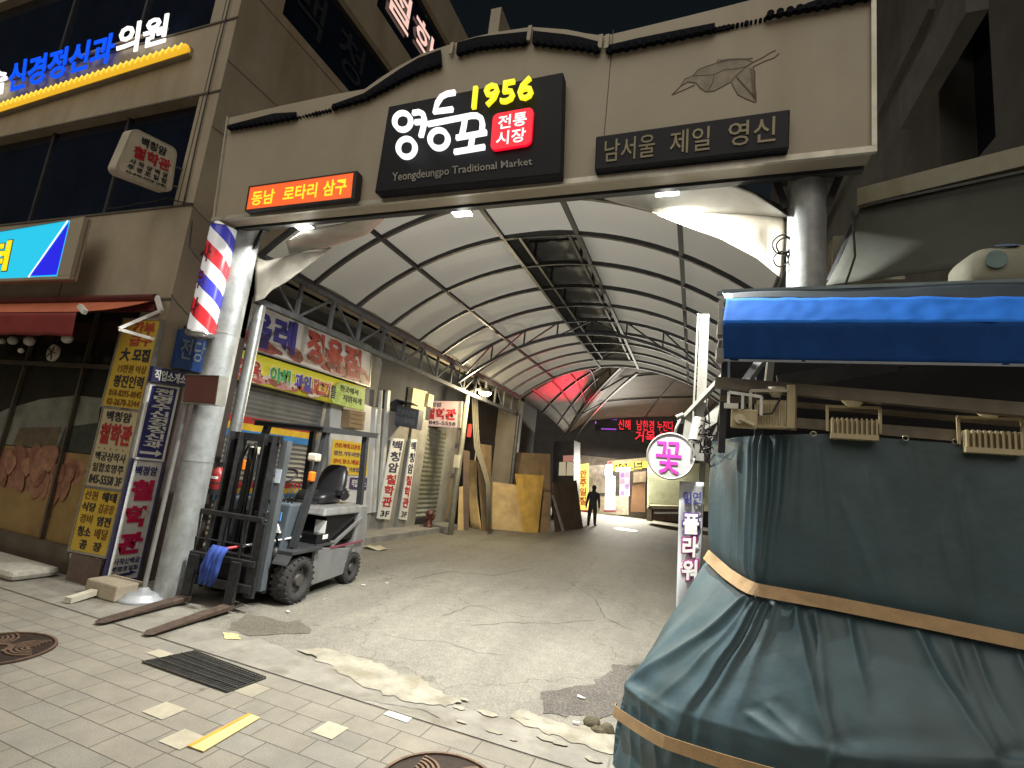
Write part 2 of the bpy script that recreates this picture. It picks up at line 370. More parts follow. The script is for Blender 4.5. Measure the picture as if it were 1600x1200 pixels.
for i in range(11):      # broken mortar crumbs along the edging
    x = random.uniform(-1.5, -.25); y = random.uniform(3.22, 3.62); r_ = random.uniform(.015, .055)
    sheet('mortar_patch', rough_edge([(x + r_ * 1.5 * math.cos(a), y + r_ * .7 * math.sin(a)) for a in (0, 1.1, 2.2, 3.3, 4.4, 5.4)], 2, .012, 20, i), mortar_m, .0135 + .0004 * i)
sheet('damp_patch', rough_edge([(-.98, 4.0), (-.72, 4.45), (-.6, 4.9), (-.45, 5.15), (-.15, 5.1), (-.1, 4.7), (-.32, 4.25), (-.62, 3.82), (-.9, 3.74)], 7, .09, 5, 3), damp, .004)
sheet('damp_patch', rough_edge([(-3.7, 3.55), (-3.9, 3.9), (-3.5, 4.2), (-3.2, 3.95), (-3.35, 3.7)], 6, .12, 5, 4), asphalt_mat('oily_asphalt', (.10, .09, .075), (.15, .135, .11), 1.5, False), .004)
sheet('paint_patch', rough_edge([(-3.66, 3.52), (-3.5, 3.56), (-3.42, 3.48), (-3.52, 3.42)], 5, .03, 12, 4), M('yellow_paint_worn', (.62, .50, .22), .7, 0, .3, 9), .014)
sheet('paver_tile', [(-1.78, 3.085), (-1.60, 3.075), (-1.603, 3.142), (-1.775, 3.144)], M('white_tile', (.6, .62, .55), .6, 0, .1), .013)
for x, y, a, b_ in ((-2.0, 2.835, .148, .15), (-2.93, 2.50, .17, .15), (-2.58, 2.35, .16, .15), (-3.7, 3.0, .16, .10)):
    sheet('paver_tile', [(x, y - b_), (x + a, y - b_), (x + a, y), (x, y)], M('cream_paver', (.37, .335, .25), .8, 0, .15, 8, .2, 100), .012)

crack_m = M('crack_dirt', (.055, .048, .04), .9, 0, .3, 9)
for k, (pts_, wd) in enumerate((([(690, 962), (715, 955), (732, 946), (760, 948)], .016), ([(735, 978), (790, 972), (870, 974), (930, 968), (985, 975)], .012), ([(640, 905), (700, 893), (770, 899), (850, 885)], .018), ([(880, 905), (930, 935), (945, 965), (1000, 990)], .014), ([(595, 990), (640, 1000), (700, 1003), (745, 1020), (800, 1025)], .008), ([(560, 1092), (600, 1100), (660, 1108), (690, 1122)], .007))):
    q = []
    for a, b_ in zip(pts_, pts_[1:]):
        for i in range(6): q.append(P(a[0] + (b_[0] - a[0]) * i / 6, a[1] + (b_[1] - a[1]) * i / 6, 2, .0025 if k < 5 else .0125))
    q = [p + V(noise.noise(p * 7) * .04, noise.noise(p * 7 + V(5, 0, 0)) * .04, 0) for p in q]; mb = MB(); n_ = len(q)
    for i in range(n_ - 1):
        d = (q[i + 1] - q[i]).normalized(); s_ = V(-d.y, d.x, 0); w0, w1 = wd * .5 * (.4 + abs(noise.noise(q[i] * 9))), wd * .5 * (.4 + abs(noise.noise(q[i + 1] * 9)))
        if i == 0: w0 = .0005
        if i == n_ - 2: w1 = .0005
        mb.add([q[i] - s_ * w0, q[i] + s_ * w0, q[i + 1] + s_ * w1, q[i + 1] - s_ * w1], [(0, 1, 2, 3)])
    tag(obj('pavement_crack', mb, crack_m), None, None, None, 'structure')

# iron covers and grate
iron = M('cast_iron_brown', (.17, .11, .075), .6, .5, .4, 18, .3, 120)
def manhole(x, y, r, label):
    t = thing('manhole_cover', label, 'manhole cover', (x, y, .008), .4, 'iron manhole covers in the pavement')
    obj('cover_plate', MB().cyl((0, 0, -.01), (0, 0, .004), r, n=48), M('cast_iron_dark', (.035, .022, .016), .7, .4, .4, 18), t, True)
    rg = MB()
    def ring(cx, cy, rr, wd, a0=0, a1=2 * math.pi, n=40):
        pts = [(cx + rr * math.cos(a0 + (a1 - a0) * i / n), cy + rr * math.sin(a0 + (a1 - a0) * i / n), .006) for i in range(n + 1)]
        pts = [p for p in pts if p[0] ** 2 + p[1] ** 2 < (r * .93) ** 2 or rr > r * .9]
        if len(pts) > 2: stroke(rg, pts, wd, (0, 0, 1), .008)
    ring(0, 0, r * .965, r * .05)
    for k in range(3):
        a = 2.1 * k + .3; cx = .62 * r * math.cos(a); cy = .62 * r * math.sin(a)
        for q in range(1, 6): ring(cx, cy, r * .085 * q, r * .042, a + 1.2, a + 5.1)
    for k in range(18):
        a = 2 * math.pi * k / 18; stroke(rg, [(r * .2 * math.cos(a), r * .2 * math.sin(a), .006), (r * .3 * math.cos(a), r * .3 * math.sin(a), .006)], .02, (0, 0, 1), .006)
    obj('relief_ring', rg, iron, t, True)
    return t
manhole(-4.47, 2.39, .33, 'brown iron manhole cover by the left edge, beside the clinic building')
manhole(-1.13, 2.60, .32, 'brown iron manhole cover cut by the bottom of the picture, below the yellow board')
g = thing('drain_grate', 'dark steel drain grate sunk in the pavers in front of the forklift', 'drain grate', (-3.16, 2.955, .012))
c4 = [P(222, 1035, 2, .012), P(303, 1018, 2, .012), P(415, 1060, 2, .012), P(355, 1082, 2, .012)]
obj('pit', MB().prism([p - V(0, 0, .001) for p in c4], (0, 0, .001)), M('drain_black', (.012, .012, .01), .9), g)
gb = MB(); gm = M('grate_bars', (.075, .072, .065), .6, .5, .3, 20)
for i in range(29):
    t = i / 28; gb.bar(c4[0].lerp(c4[3], t) + V(0, 0, .004), c4[1].lerp(c4[2], t) + V(0, 0, .004), .006, .008)
for i in range(5):
    t = i / 4; gb.bar(c4[0].lerp(c4[1], t) + V(0, 0, .009), c4[3].lerp(c4[2], t) + V(0, 0, .009), .007, .006)
obj('bar_grid', gb, gm, g)
yb = thing('yellow_board', 'flat pale yellow board lying on the pavers near the bottom edge', 'board', (-2.4, 2.45, .012))
c4 = [P(293, 1165, 2, .016), P(388, 1115, 2, .016), P(407, 1121, 2, .016), P(318, 1174, 2, .016)]
obj('plank', MB().prism([V(p.x, p.y, .013) for p in c4], (0, 0, .004)), M('pale_yellow_wood', (.62, .47, .20), .6, 0, .1, 8), yb)
obj('orange_edge', MB().prism([V(p.x, p.y, .0171) for p in (c4[0], c4[1], c4[1].lerp(c4[2], .22), c4[0].lerp(c4[3], .22))], (0, 0, .002)), M('orange_edge_band', (.62, .30, .03), .6), yb)
st = MB(); cc = P(938, 1143, 2, 0)
for dx, dy, sx, sy, sz in ((-.06, .03, .06, .045, .05), (.035, .0, .06, .04, .04), (-.01, -.03, .05, .03, .03)):
    b0 = len(st.v); st.ball(cc + V(dx, dy, .015), sx, sy, sz, 10, 7)
    for i in range(b0, len(st.v)): st.v[i] = wob(st.v[i], 25, .014)
tag(obj('broken_stone', st, M('broken_stone', (.10, .085, .05), .9, 0, .4, 14, .5, 60), loc=cc), 'dark broken lump of stone on the kerb beside the tarp', 'stone')
lit = M('paper_litter', (.75, .72, .62), .7)
for i, (px, py, s_) in enumerate(((450, 957, .022), (568, 915, .025), (605, 912, .02), (507, 938, .012), (908, 1091, .03), (900, 1131, .02))):
    p = P(px, py, 2, .006); mb = MB()
    mb.grid(lambda u, v: wob((p.x + (u - .5) * s_ * 2, p.y + (v - .5) * s_, p.z), 40, .012) + V(0, 0, .012), 4, 3)
    tag(obj('paper_scrap', mb, lit, loc=p, solid=.001), ['white paper scrap beside the forklift front wheel', 'white paper scrap right of the forklift rear wheel', 'paper scrap farthest right of the forklift rear wheel', 'tiny paper scrap in front of the forklift', 'white paper scrap on the damp asphalt patch', 'paper scrap between damp asphalt and kerb'][i], 'litter', 'paper scraps on the ground')

# ------------------------------------------------------------------ MARKET GATE
GY = 3.6
gate = thing('market_gate', 'wide beige market entrance gate with arched top spanning the lane on steel columns', 'gate', (-2, GY, 0))
top_px = [(358, 184), (440, 165), (525, 147), (570, 139), (595, 121), (625, 102), (662, 83), (707, 68), (740, 58), (775, 50), (830, 42), (885, 46), (915, 52), (945, 56), (1000, 43), (1070, 26), (1130, 11), (1200, -7), (1362, -45)]
topL = [P(x, y, 1, GY) for x, y in top_px]
bl_, br_ = P(335, 347, 1, GY), P(1363, 240, 1, GY)
outline = [bl_] + topL + [br_]
DEP = .13
obj('sign_board', MB().prism(outline, (0, DEP, 0)), beige2, gate)
et = MB()
et.bar(bl_ + V(-.02, -.012, .02), br_ + V(.02, -.012, .02), .03, .045); et.bar(br_ + V(.005, -.012, .04), topL[-1] + V(.005, -.012, 0), .03, .03)
et.bar(bl_ + V(-.005, -.012, .04), topL[0] + V(-.005, -.012, 0), .02, .02)
obj('edge_trim', et, M('pale_metal_trim', (.52, .49, .42), .4, .3, .2, 6, dirt=.3), gate)
# scalloped tile trim below the top edge: upper and lower lines measured on the face
def trim_strip(up, lo, mb):
    n = len(up)
    for i in range(n - 1):
        a, b, c, d = up[i], up[i + 1], lo[i + 1], lo[i]
        mb.hexa([q + V(0, -.012, 0) for q in (a, b, c, d)], [a + V(0, -.022, 0), b + V(0, -.022, 0), c + V(0, -.05, 0), d + V(0, -.05, 0)])
        L_ = (c - d).length; k = max(1, round(L_ / .07))
        for j in range(k):
            e = d.lerp(c, (j + .5) / k)
            mb.cyl(e + V(0, -.014, .012), e + V(0, -.058, .009 + random.uniform(-.005, .005)), .026, n=10)
tm = M('black_roof_tile', (.007, .008, .013), .9, 0, .3, 9, spec=.1)
tr = MB()
segs = [([(360, 197), (430, 179), (465, 177)], [(360, 205), (430, 194), (465, 187)]),
        ([(522, 165), (570, 148), (597, 130), (625, 111), (655, 93), (690, 80)], [(522, 174), (572, 160), (600, 146), (628, 131), (658, 117), (692, 106)]),
        ([(716, 69), (745, 61), (775, 57), (825, 52)], [(716, 90), (747, 81), (777, 77), (825, 73)]),
        ([(834, 51), (880, 56), (905, 60), (936, 68)], [(834, 73), (880, 78), (905, 80), (938, 86)]),
        ([(948, 74), (1000, 62), (1060, 50), (1117, 39)], [(948, 87), (1000, 77), (1060, 65), (1117, 53)]),
        ([(1195, 30), (1240, 17), (1275, 3), (1362, -16)], [(1195, 33), (1240, 25), (1300, 14), (1362, 2)])]
for u, l in segs: trim_strip([P(x, y, 1, GY) for x, y in u], [P(x, y, 1, GY) for x, y in l], tr)
for a, b in (((465, 187), (522, 174)), ((1117, 51), (1195, 34))):      # bare row of tile ends where the strip has come off
    pa, pb = P(*a, 1, GY), P(*b, 1, GY)
    for j in range(12):
        e = pa.lerp(pb, j / 11.); tr.cyl(e + V(0, .0, .01), e + V(0, -.025, .006), .016 + random.uniform(-.006, .006), n=8)
obj('tile_trim', tr, tm, gate)
cp = MB()
for x, y, l in ((709, 70, .13), (830, 44, .16), (940, 58, .14), (950, 58, .14)):
    p = P(x, y, 1, GY); cp.bar(p + V(0, -.02, .0), p + V(0, -.03, -l), .035, .02)
obj('trim_bracket', cp, beige2, gate)
jb = MB()
for px in (945,):
    a = P(px, 200, 1, GY); zt = max(p.z for p in topL if abs(p.x - a.x) < .5) - .05; jb.box(a.x - .003, a.x + .003, GY - .002, GY, 3.95, zt - (.12 if px < 700 else .05))
obj('panel_joint', jb, M('joint_grime', (.10, .085, .065), .8), gate)
# line relief of a flying crane
bq = lambda x, y: P(900 + x / 3.2, y / 3.2, 1, GY)
cr_m = M('bronze_line', (.085, .058, .034), .6, .3, .2)
cr = MB()
lines = [[(480, 475), (525, 430), (560, 410), (600, 415), (620, 440), (650, 460), (690, 455), (730, 435), (775, 410), (790, 440), (810, 475), (850, 495), (895, 512)],
         [(480, 475), (540, 450), (595, 425)], [(525, 430), (545, 395), (585, 380), (640, 378), (690, 375), (685, 410), (660, 455)],
         [(585, 380), (610, 350), (650, 333), (710, 315), (760, 298), (820, 295), (870, 305), (885, 312)], [(690, 375), (740, 350), (800, 345), (850, 335)],
         [(885, 312), (930, 290), (970, 265), (998, 252)], [(885, 335), (940, 308), (990, 290), (1015, 268)], [(850, 335), (885, 312)],
         [(885, 335), (895, 370), (890, 420), (900, 470), (900, 512)], [(775, 410), (800, 380), (850, 335)]]
for i in range(15): x = 705 + i * 12; lines.append([(x, 314 - i * 1.2), (x + 9, 298 - i * .6)])
for i in range(12): y = 345 + i * 13; lines.append([(868 + i * 1.5, y), (895 + i * .5, y + 16)])
for i in range(10): lines.append([(800 + i * 9, 380 + i * 10), (812 + i * 9, 405 + i * 10)])
for ln in lines: stroke(cr, [bq(*p) for p in ln], .0072 if len(ln) > 2 else .0078, (0, -1, 0), .003)
cb_ = MB()
cb_.prism([bq(*p) + V(0, -.0006, 0) for p in [(525, 432), (560, 410), (600, 415), (620, 440), (650, 460), (690, 455), (730, 435), (775, 410), (850, 335), (885, 312), (820, 295), (760, 298), (710, 315), (650, 333), (610, 350), (585, 380), (545, 395)]], (0, -.0014, 0))
cb_.prism([bq(*p) + V(0, -.0006, 0) for p in [(775, 410), (790, 440), (810, 475), (850, 495), (895, 512), (900, 470), (890, 420), (895, 370), (885, 335), (850, 335)]], (0, -.0014, 0))
rel = obj('crane_relief', cb_, M('crane_grey', (.255, .215, .155), .6, 0, .3, 12), gate)
obj('relief_line', cr, cr_m, rel)
# columns
colL = P(267, 925, 2, 0)
def column(x, y, r, z1):
    mb = MB(); n = 9
    for i in range(1): mb.cyl((x, y, 0), (x, y, z1), r, n=32)
    for z in (1.35, 2.7): mb.cyl((x, y, z), (x, y, z + .012), r + .004, n=32)
    c = obj('column', mb, steel, gate)
    pl = MB().box(x - .2, x + .2, y - .18, y + .12, z1, z1 + .02); 
    for s_ in (-1, 1): pl.bar((x + s_ * (r + .01), y, z1 - .25), (x + s_ * (r + .09), y, z1), .02, .05)
    obj('cap_bracket', pl, darksteel, c)
column(-4.83, 3.90, .145, 3.95); column(.68, 3.90, .125, 4.0)
gate_beam = MB()
gate_beam.bar((-4.95, 3.78, 3.885), (1.0, 3.78, 3.945), .06, .05)
obj('under_beam', gate_beam, darksteel, gate)

# main sign
PX = lambda x, y: (560 + x / 4, 30 + y / 4)
SY = GY - .13
ms = thing('main_sign', 'black panel with glowing white Korean letters and yellow 1956 at the gate centre', 'sign', (-2, GY - .05, 4))
mp_ = PP(1, SY, (607, 166), (880, 112), (876, 272), (585, 301))
obj('panel', mp_.slab(MB(), .11), M('sign_black', (.006, .007, .012), .6, 0, .2, spec=.25), ms, bev=.012)
wl = E('lit_white', (1, .98, .95), 1.25); yl = E('lit_yellow', (1, .85, .02), 1.05); rl = E('lit_red', (1, .006, .03), .95)
hs = MB()
q = lambda pts: [P(*PX(*p), 1, SY) + V(0, -.035, 0) for p in pts]
def ring_px(cx, cy, rx, ry): return q([(cx + rx * math.cos(a * math.pi / 18), cy + ry * math.sin(a * math.pi / 18)) for a in range(37)])
WD = 26 / 4 * .0062
strokes = [ring_px(295, 662, 50, 52), ring_px(320, 826, 52, 56), ring_px(520, 773, 55, 56),
    q([(358, 610), (395, 604), (420, 615), (430, 650), (425, 690), (408, 758)]), q([(372, 668), (428, 664)]),
    q([(620, 484), (570, 492), (535, 510), (512, 545), (492, 602), (606, 588)]), q([(452, 680), (580, 655), (720, 628), (755, 628), (782, 645), (790, 680), (785, 738)]),
    q([(682, 640), (675, 690), (662, 750)]), q([(628, 765), (815, 732)]), q([(728, 752), (715, 838)]), q([(616, 853), (804, 822)])]
for s_ in strokes: stroke(hs, s_, WD, (0, -1, 0), .03)
obj('lettering', hs, wl, ms)
obj('numerals', Panel(*[P(*PX(*p), 1, SY) for p in ((735, 447), (1112, 378), (1100, 522), (722, 585))]).text(MB(), '1956', 0, 0, 1, 1, .012, .03, .03), yl, ms)
rp = Panel(*[P(*PX(*p), 1, SY) for p in ((850, 610), (1102, 565), (1085, 795), (833, 835))])
rr = []
for cx, cy, a0 in ((.86, .14, -90), (.86, .86, 0), (.14, .86, 90), (.14, .14, 180)):
    for k in range(7): a = R(a0 + 15 * k); rr.append((cx + .14 * math.cos(a), cy + .14 * math.sin(a)))
badge = obj('red_badge', rp.poly(MB(), rr, .004, .03), rl, ms)
bt = MB(); rp.text(bt, '전통', .16, .10, .86, .47, .008, .036); rp.text(bt, '시장', .14, .54, .86, .91, .008, .036); obj('badge_lettering', bt, wl, badge)
obj('small_lettering', Panel(*[P(*PX(*p), 1, SY) for p in ((215, 962), (1085, 868), (1088, 925), (213, 1032))]).text(MB(), 'Yeongdeungpo Traditional Market', 0, 0, 1, 1, .003, .003), M('grey_letter', (.30, .29, .26), .5), ms)
# side signs
s1 = thing('side_sign', 'orange backlit sign with yellow Korean letters on the left of the gate', 'sign', (-3.8, GY, 4.1), 0, 'name signs on the gate')
pn = PP(1, GY - .09, (391, 293), (553, 270), (549, 309), (385, 328))
obj('panel', pn.slab(MB(), .08), [E('lit_orange', (1, .135, .03), .85)], s1)
fr = MB()
pn.slab(fr, .085, -.012, -.05, 1.03, 0, .006); pn.slab(fr, .085, -.012, 1, 1.03, 1.06, .006); pn.slab(fr, .085, -.012, 0, 0, 1, .006); pn.slab(fr, .085, 1, 0, 1.03, 1, .006)
obj('frame', fr, black, s1)
tx = MB(); pn.text(tx, '동남', .04, .22, .27, .85, .012); pn.text(tx, '로타리', .36, .2, .68, .82, .012); pn.text(tx, '삼구', .74, .18, .95, .82, .012)
obj('lettering', tx, E('lit_yellow2', (1, .72, .03), 1.05), s1)
s2 = thing('side_sign', 'unlit black sign with dull gold Korean letters on the right of the gate', 'sign', (-.2, GY, 4.1), 0, 'name signs on the gate')
pn = PP(1, GY - .09, (931, 213), (1235, 170), (1233, 231), (929, 266))
obj('panel', pn.slab(MB(), .085), M('sign_black2', (.009, .01, .014), .6, spec=.25), s2, bev=.01)
tx = MB(); pn.text(tx, '남서울', .055, .17, .335, .82, .006); pn.text(tx, '제일', .415, .17, .62, .82, .006); pn.text(tx, '영신', .71, .15, .935, .8, .006)
obj('lettering', tx, M('dull_gold', (.22, .185, .11), .5, .2), s2)

# three LED flood lamps under the gate
def flood(px, py, label, wmul=1.):
    p = P(px, py, 1, 3.87)
    t = thing('flood_lamp', label, 'flood lamp', p, 0, 'LED flood lamps under the gate')
    mb = MB().hexa([(-.095, -.06, .01), (.095, -.06, .01), (.095, .06, .01), (-.095, .06, .01)], [(-.08, -.05, .05), (.08, -.05, .05), (.08, .05, .05), (-.08, .05, .05)])
    for i in range(7): mb.box(-.075 + i * .024, -.067 + i * .024, -.045, .045, .05, .07)
    obj('housing', mb, offwhite, t, True)
    obj('lens', MB().box(-.088, .088, -.055, .055, -.004, .0095), E('lit_lens', (1, .99, .93), 30), t, True)
    br = MB().bar((-.105, 0, .02), (-.105, 0, .12), .012, .02).bar((.105, 0, .02), (.105, 0, .12), .012, .02).bar((-.11, 0, .125), (.11, 0, .125), .012, .02)
    br.bar((0, 0, .125), (0, -.13, .10), .02, .02)
    obj('bracket', br, darksteel, t, True)
    light('flood_light', 'AREA', (0, .01, -.02), 96 * wmul, (1, .99, .93), t, .17, .1, (0, .40, -1), local=True, spread=R(160))
    light('lens_glow', 'POINT', (0, .03, -.07), 0.5 * wmul, (1, .985, .9), t, .05, local=True)
    return t
flood(477, 357, 'LED flood lamp under the orange sign, leftmost below the gate')
flood(721, 333, 'LED flood lamp under the middle of the gate, below the main sign')
flood(1042, 300, 'LED flood lamp under the black sign, nearest the right column')
# ------------------------------------------------------------------ ARCADE CANOPY
AX, AW, ASP, ARISE = -2.14, 2.87, 3.80, 1.05
AR = (AW ** 2 + ARISE ** 2) / (2 * ARISE)
def arc_z(x): return ASP + ARISE - AR + math.sqrt(max(0, AR ** 2 - (x - AX) ** 2))
Y0, Y1 = 4.28, 14.05
can = thing('arcade_canopy', 'arched fabric roof on dark steel ribs covering the market lane', 'arcade roof', (AX, Y0, 0))
def membrane_mat():
    m = bpy.data.materials.new('grey_canopy_fabric'); m.use_nodes = True; t = m.node_tree; N = t.nodes; L = t.links; b = N['Principled BSDF']
    tc = N.new('ShaderNodeTexCoord'); n = N.new('ShaderNodeTexNoise'); n.inputs['Scale'].default_value = 1.3; n.inputs['Detail'].default_value = 8; L.new(tc.outputs['Object'], n.inputs['Vector'])
    mp = N.new('ShaderNodeMapping'); mp.inputs['Scale'].default_value = (.6, 2.4, .6); L.new(tc.outputs['Object'], mp.inputs[0]); L.new(mp.outputs[0], n.inputs['Vector'])
    r = N.new('ShaderNodeValToRGB'); L.new(n.outputs['Fac'], r.inputs[0]); r.color_ramp.elements[0].position = .3; r.color_ramp.elements[0].color = (.52, .51, .475, 1); r.color_ramp.elements[1].position = .65; r.color_ramp.elements[1].color = (.62, .61, .575, 1)
    L.new(r.outputs[0], b.inputs['Base Color']); b.inputs['Roughness'].default_value = .65; b.inputs['Specular IOR Level'].default_value = .2
    tl_ = N.new('ShaderNodeBsdfTranslucent'); tl_.inputs[0].default_value = (.88, .89, .86, 1); ms_ = N.new('ShaderNodeMixShader'); ms_.inputs[0].default_value = .76      # thin cloth lets the street light through
    L.new(b.outputs[0], ms_.inputs[1]); L.new(tl_.outputs[0], ms_.inputs[2]); L.new(ms_.outputs[0], N['Material Output'].inputs[0])
    n2 = N.new('ShaderNodeTexNoise'); n2.inputs['Scale'].default_value = 5; n2.inputs['Detail'].default_value = 5; L.new(mp.outputs[0], n2.inputs['Vector'])
    bp = N.new('ShaderNodeBump'); bp.inputs['Strength'].default_value = .35; bp.inputs['Distance'].default_value = .05; L.new(n2.outputs['Fac'], bp.inputs['Height']); L.new(bp.outputs[0], b.inputs['Normal'])
    return m
fabric = membrane_mat()
ribs_y = [4.28, 5.2, 6.14, 7.09, 8.05, 8.98, 9.92, 10.75, 11.58, 12.4, 13.22, 14.05]
def sag(x, y):       # cloth billows a little between the ribs
    for a, b_ in zip(ribs_y, ribs_y[1:]):
        if a <= y <= b_: return .035 * math.sin(math.pi * (y - a) / (b_ - a))
    return 0
def mem(xa, xb, ya, yb, nu, nv):
    mb = MB(); mb.grid(lambda u, v: ((lambda x, y: (x, y, arc_z(x) + .045 + sag(x, y) + .012 * noise.noise(V(x * 2, y * 2, 0))))(xa + (xb - xa) * u, ya + (yb - ya) * v)), nu, nv); return mb
XL, XR, CL, CR = AX - AW, AX + AW, -2.68, -1.62
obj('fabric_side', mem(XL, CL, Y0, Y1, 14, 66), fabric, can)
obj('fabric_side', mem(CR, XR, Y0, Y1, 14, 66), fabric, can)
obj('fabric_crown', mem(CL, CR, Y0, 6.14, 4, 12), fabric, can)
obj('fabric_crown', mem(CL, CR, 13.22, Y1, 4, 6), fabric, can)
# raised vent along the crown
dgrey = M('dark_vent_fabric', (.15, .155, .165), .6, 0, .25, 2)
mon = MB()
for x0, s_ in ((CL, 1), (CR, -1)):
    mon.add([(x0, 6.14, arc_z(x0)), (x0, 13.22, arc_z(x0)), (x0 + .04 * s_, 13.22, 5.2), (x0 + .04 * s_, 6.14, 5.2)], [(0, 1, 2, 3)])
mon.add([(CL, 6.14, 5.2), (CR, 6.14, 5.2), (CR, 13.22, 5.2), (CL, 13.22, 5.2)], [(0, 1, 2, 3)])
for y in (6.14, 13.22): mon.add([(CL, y, 4.8), (CR, y, 4.8), (CR, y, 5.2), (CL, y, 5.2)], [(0, 1, 2, 3)])
vent = obj('crown_vent', mon, dgrey, can, solid=.01)
vf = MB()
for i, y in enumerate([6.9 + .95 * k for k in range(7)]):
    vf.bar((CL + .1, y, 5.13), (CR - .1, y, 5.13), .04, .04); vf.bar((CL + .22, y, 4.83), (CL + .22, y, 5.13), .035, .035); vf.bar((CR - .12, y, 4.83), (CR - .12, y, 5.13), .035, .035)
for x in (CL + .22, CR - .13): vf.bar((x, 6.14, 4.84), (x, 13.22, 4.84), .04, .04)
obj('vent_frame', vf, darksteel, vent)
for i, y in enumerate(ribs_y):
    mb = MB(); xs = [XL + (XR - XL) * k / 26 for k in range(27)]
    mb.rib([(x, y, arc_z(x)) for x in xs], .045, .06, (0, 1, 0))
    obj('rib', mb, darksteel, can)
for x in (XL + .02, -4.02, CL, CR, -.28, XR - .02):
    obj('purlin', MB().bar((x, Y0, arc_z(x) - .005), (x, Y1, arc_z(x) - .005), .055, .05), darksteel, can)
# braced arch at mid length
lo = MB(); yb = 9.92
def lz(x): return 3.42 + (4.56 - 3.42) * (1 - ((x - AX) / AW) ** 2)
xs = [XL + (XR - XL) * k / 24 for k in range(25)]
lo.rib([(x, yb, lz(x)) for x in xs], .05, .06)
wx = [XL + (XR - XL) * k / 8 for k in range(9)]
for k in range(8):
    lo.bar((wx[k], yb, lz(wx[k])), (wx[k], yb, arc_z(wx[k])), .03, .03)
    lo.bar((wx[k], yb, lz(wx[k])) if k < 4 else (wx[k], yb, arc_z(wx[k])), (wx[k + 1], yb, arc_z(wx[k + 1])) if k < 4 else (wx[k + 1], yb, lz(wx[k + 1])), .03, .03)
obj('braced_arch', lo, darksteel, can)
greysteel = M('grey_truss_paint', (.095, .098, .105), .5, .2, .35, 6, dirt=.3)
def truss(x, y0, y1, zt, zb, step):
    mb = MB(); mb.bar((x, y0, zt), (x, y1, zt), .07, .07); mb.bar((x, y0, zb), (x, y1, zb), .07, .07)
    n = int((y1 - y0) / step)
    for k in range(n + 1):
        y = y0 + k * (y1 - y0) / n; mb.bar((x, y, zb), (x, y, zt), .045, .045)
        if k < n:
            ya, yb_ = y, y + (y1 - y0) / n
            mb.bar((x, ya, zt if k % 2 == 0 else zb), (x, yb_, zb if k % 2 == 0 else zt), .03, .03)
    return mb
obj('side_truss', truss(-5.0, 4.35, 14.05, 3.76, 3.27, .62), greysteel, can)
obj('side_truss', truss(.74, 4.35, 14.05, 3.76, 3.27, .62), greysteel, can)
for x, y in ((.74, 9.9), (.74, 14.0), (-4.98, 14.05)):
    obj('post', MB().cyl((x, y, 0), (x, y, 3.3), .06), greysteel, can)
pw = M('pale_pipe', (.40, .42, .42), .4, .7, .25, 8, .05, 40, dirt=.3)
p0, p1 = P(352, 748, 1, 4.45), P(403, 470, 1, 4.45)
obj('post', MB().cyl((p0.x, 4.45, 0), (p0.x, 4.45, 3.3), .065), pw, can)
# junction roof beyond the end arch: left vault leaning to the groin, and a far slope
def G(t):           # groin from crown to the far left springing
    return V(-2.14 - 4.2 * t, 14.3 + 11.2 * t, 4.93 - .25 * t - .85 * t ** 2.2)
def EA(t): x = AX - AW * t; return V(x, 14.05, arc_z(x) + .03)
jm = M('worn_junction_fabric', (.24, .225, .21), .8, 0, .2, 1.2, .12, 4, spec=.1)
jl = MB().grid(lambda u, v: EA(u).lerp(G(u), v) + V(0, 0, .25 * math.sin(math.pi * v) * (1 - u * .6)), 16, 16)
obj('junction_fabric', jl, jm, can, solid=.006)
jf = MB()
for k in (2, 5, 8, 11, 14): jf.rib([EA(k / 16).lerp(G(k / 16), v / 8) + V(0, 0, .25 * math.sin(math.pi * v / 8) * (1 - k / 16 * .6) - .03) for v in range(9)], .05, .05, (1, 0, 0))
for off in (0, .45):
    jf.rib([G(t / 12) + V(off, off * .4, -.05 - off * .25) for t in range(13)], .07, .07, (1, 0, 0))
for v in (.35, .7): jf.rib([EA(u / 10).lerp(G(u / 10), v) + V(0, 0, .25 * math.sin(math.pi * v) * (1 - u / 10 * .6) - .03) for u in range(11)], .04, .05, (0, 1, 0))
obj('junction_frame', jf, darksteel, can)
def far(u, v):
    a = G(v) + V(.1, .1, .02); b_ = V(4.5, 14.3 + 11.2 * v, 5.95 - .6 * v * v); p = a.lerp(b_, u); k = u ** .32
    return V(p.x, p.y, a.z + (b_.z - a.z) * k)
obj('far_fabric', MB().grid(far, 14, 14), M('brown_far_fabric', (.20, .15, .13), .6, 0, .2, 1.5), can, solid=.006)
fb = MB()
for v in (.3, .65, .98): fb.rib([far(u / 10, v) + V(0, 0, -.04) for u in range(11)], .04, .05, (0, 1, 0))
for u in (.35, .6): fb.rib([far(u, v / 10) + V(0, 0, -.04) for v in range(11)], .04, .05, (1, 0, 0))
obj('far_frame', fb, darksteel, can)

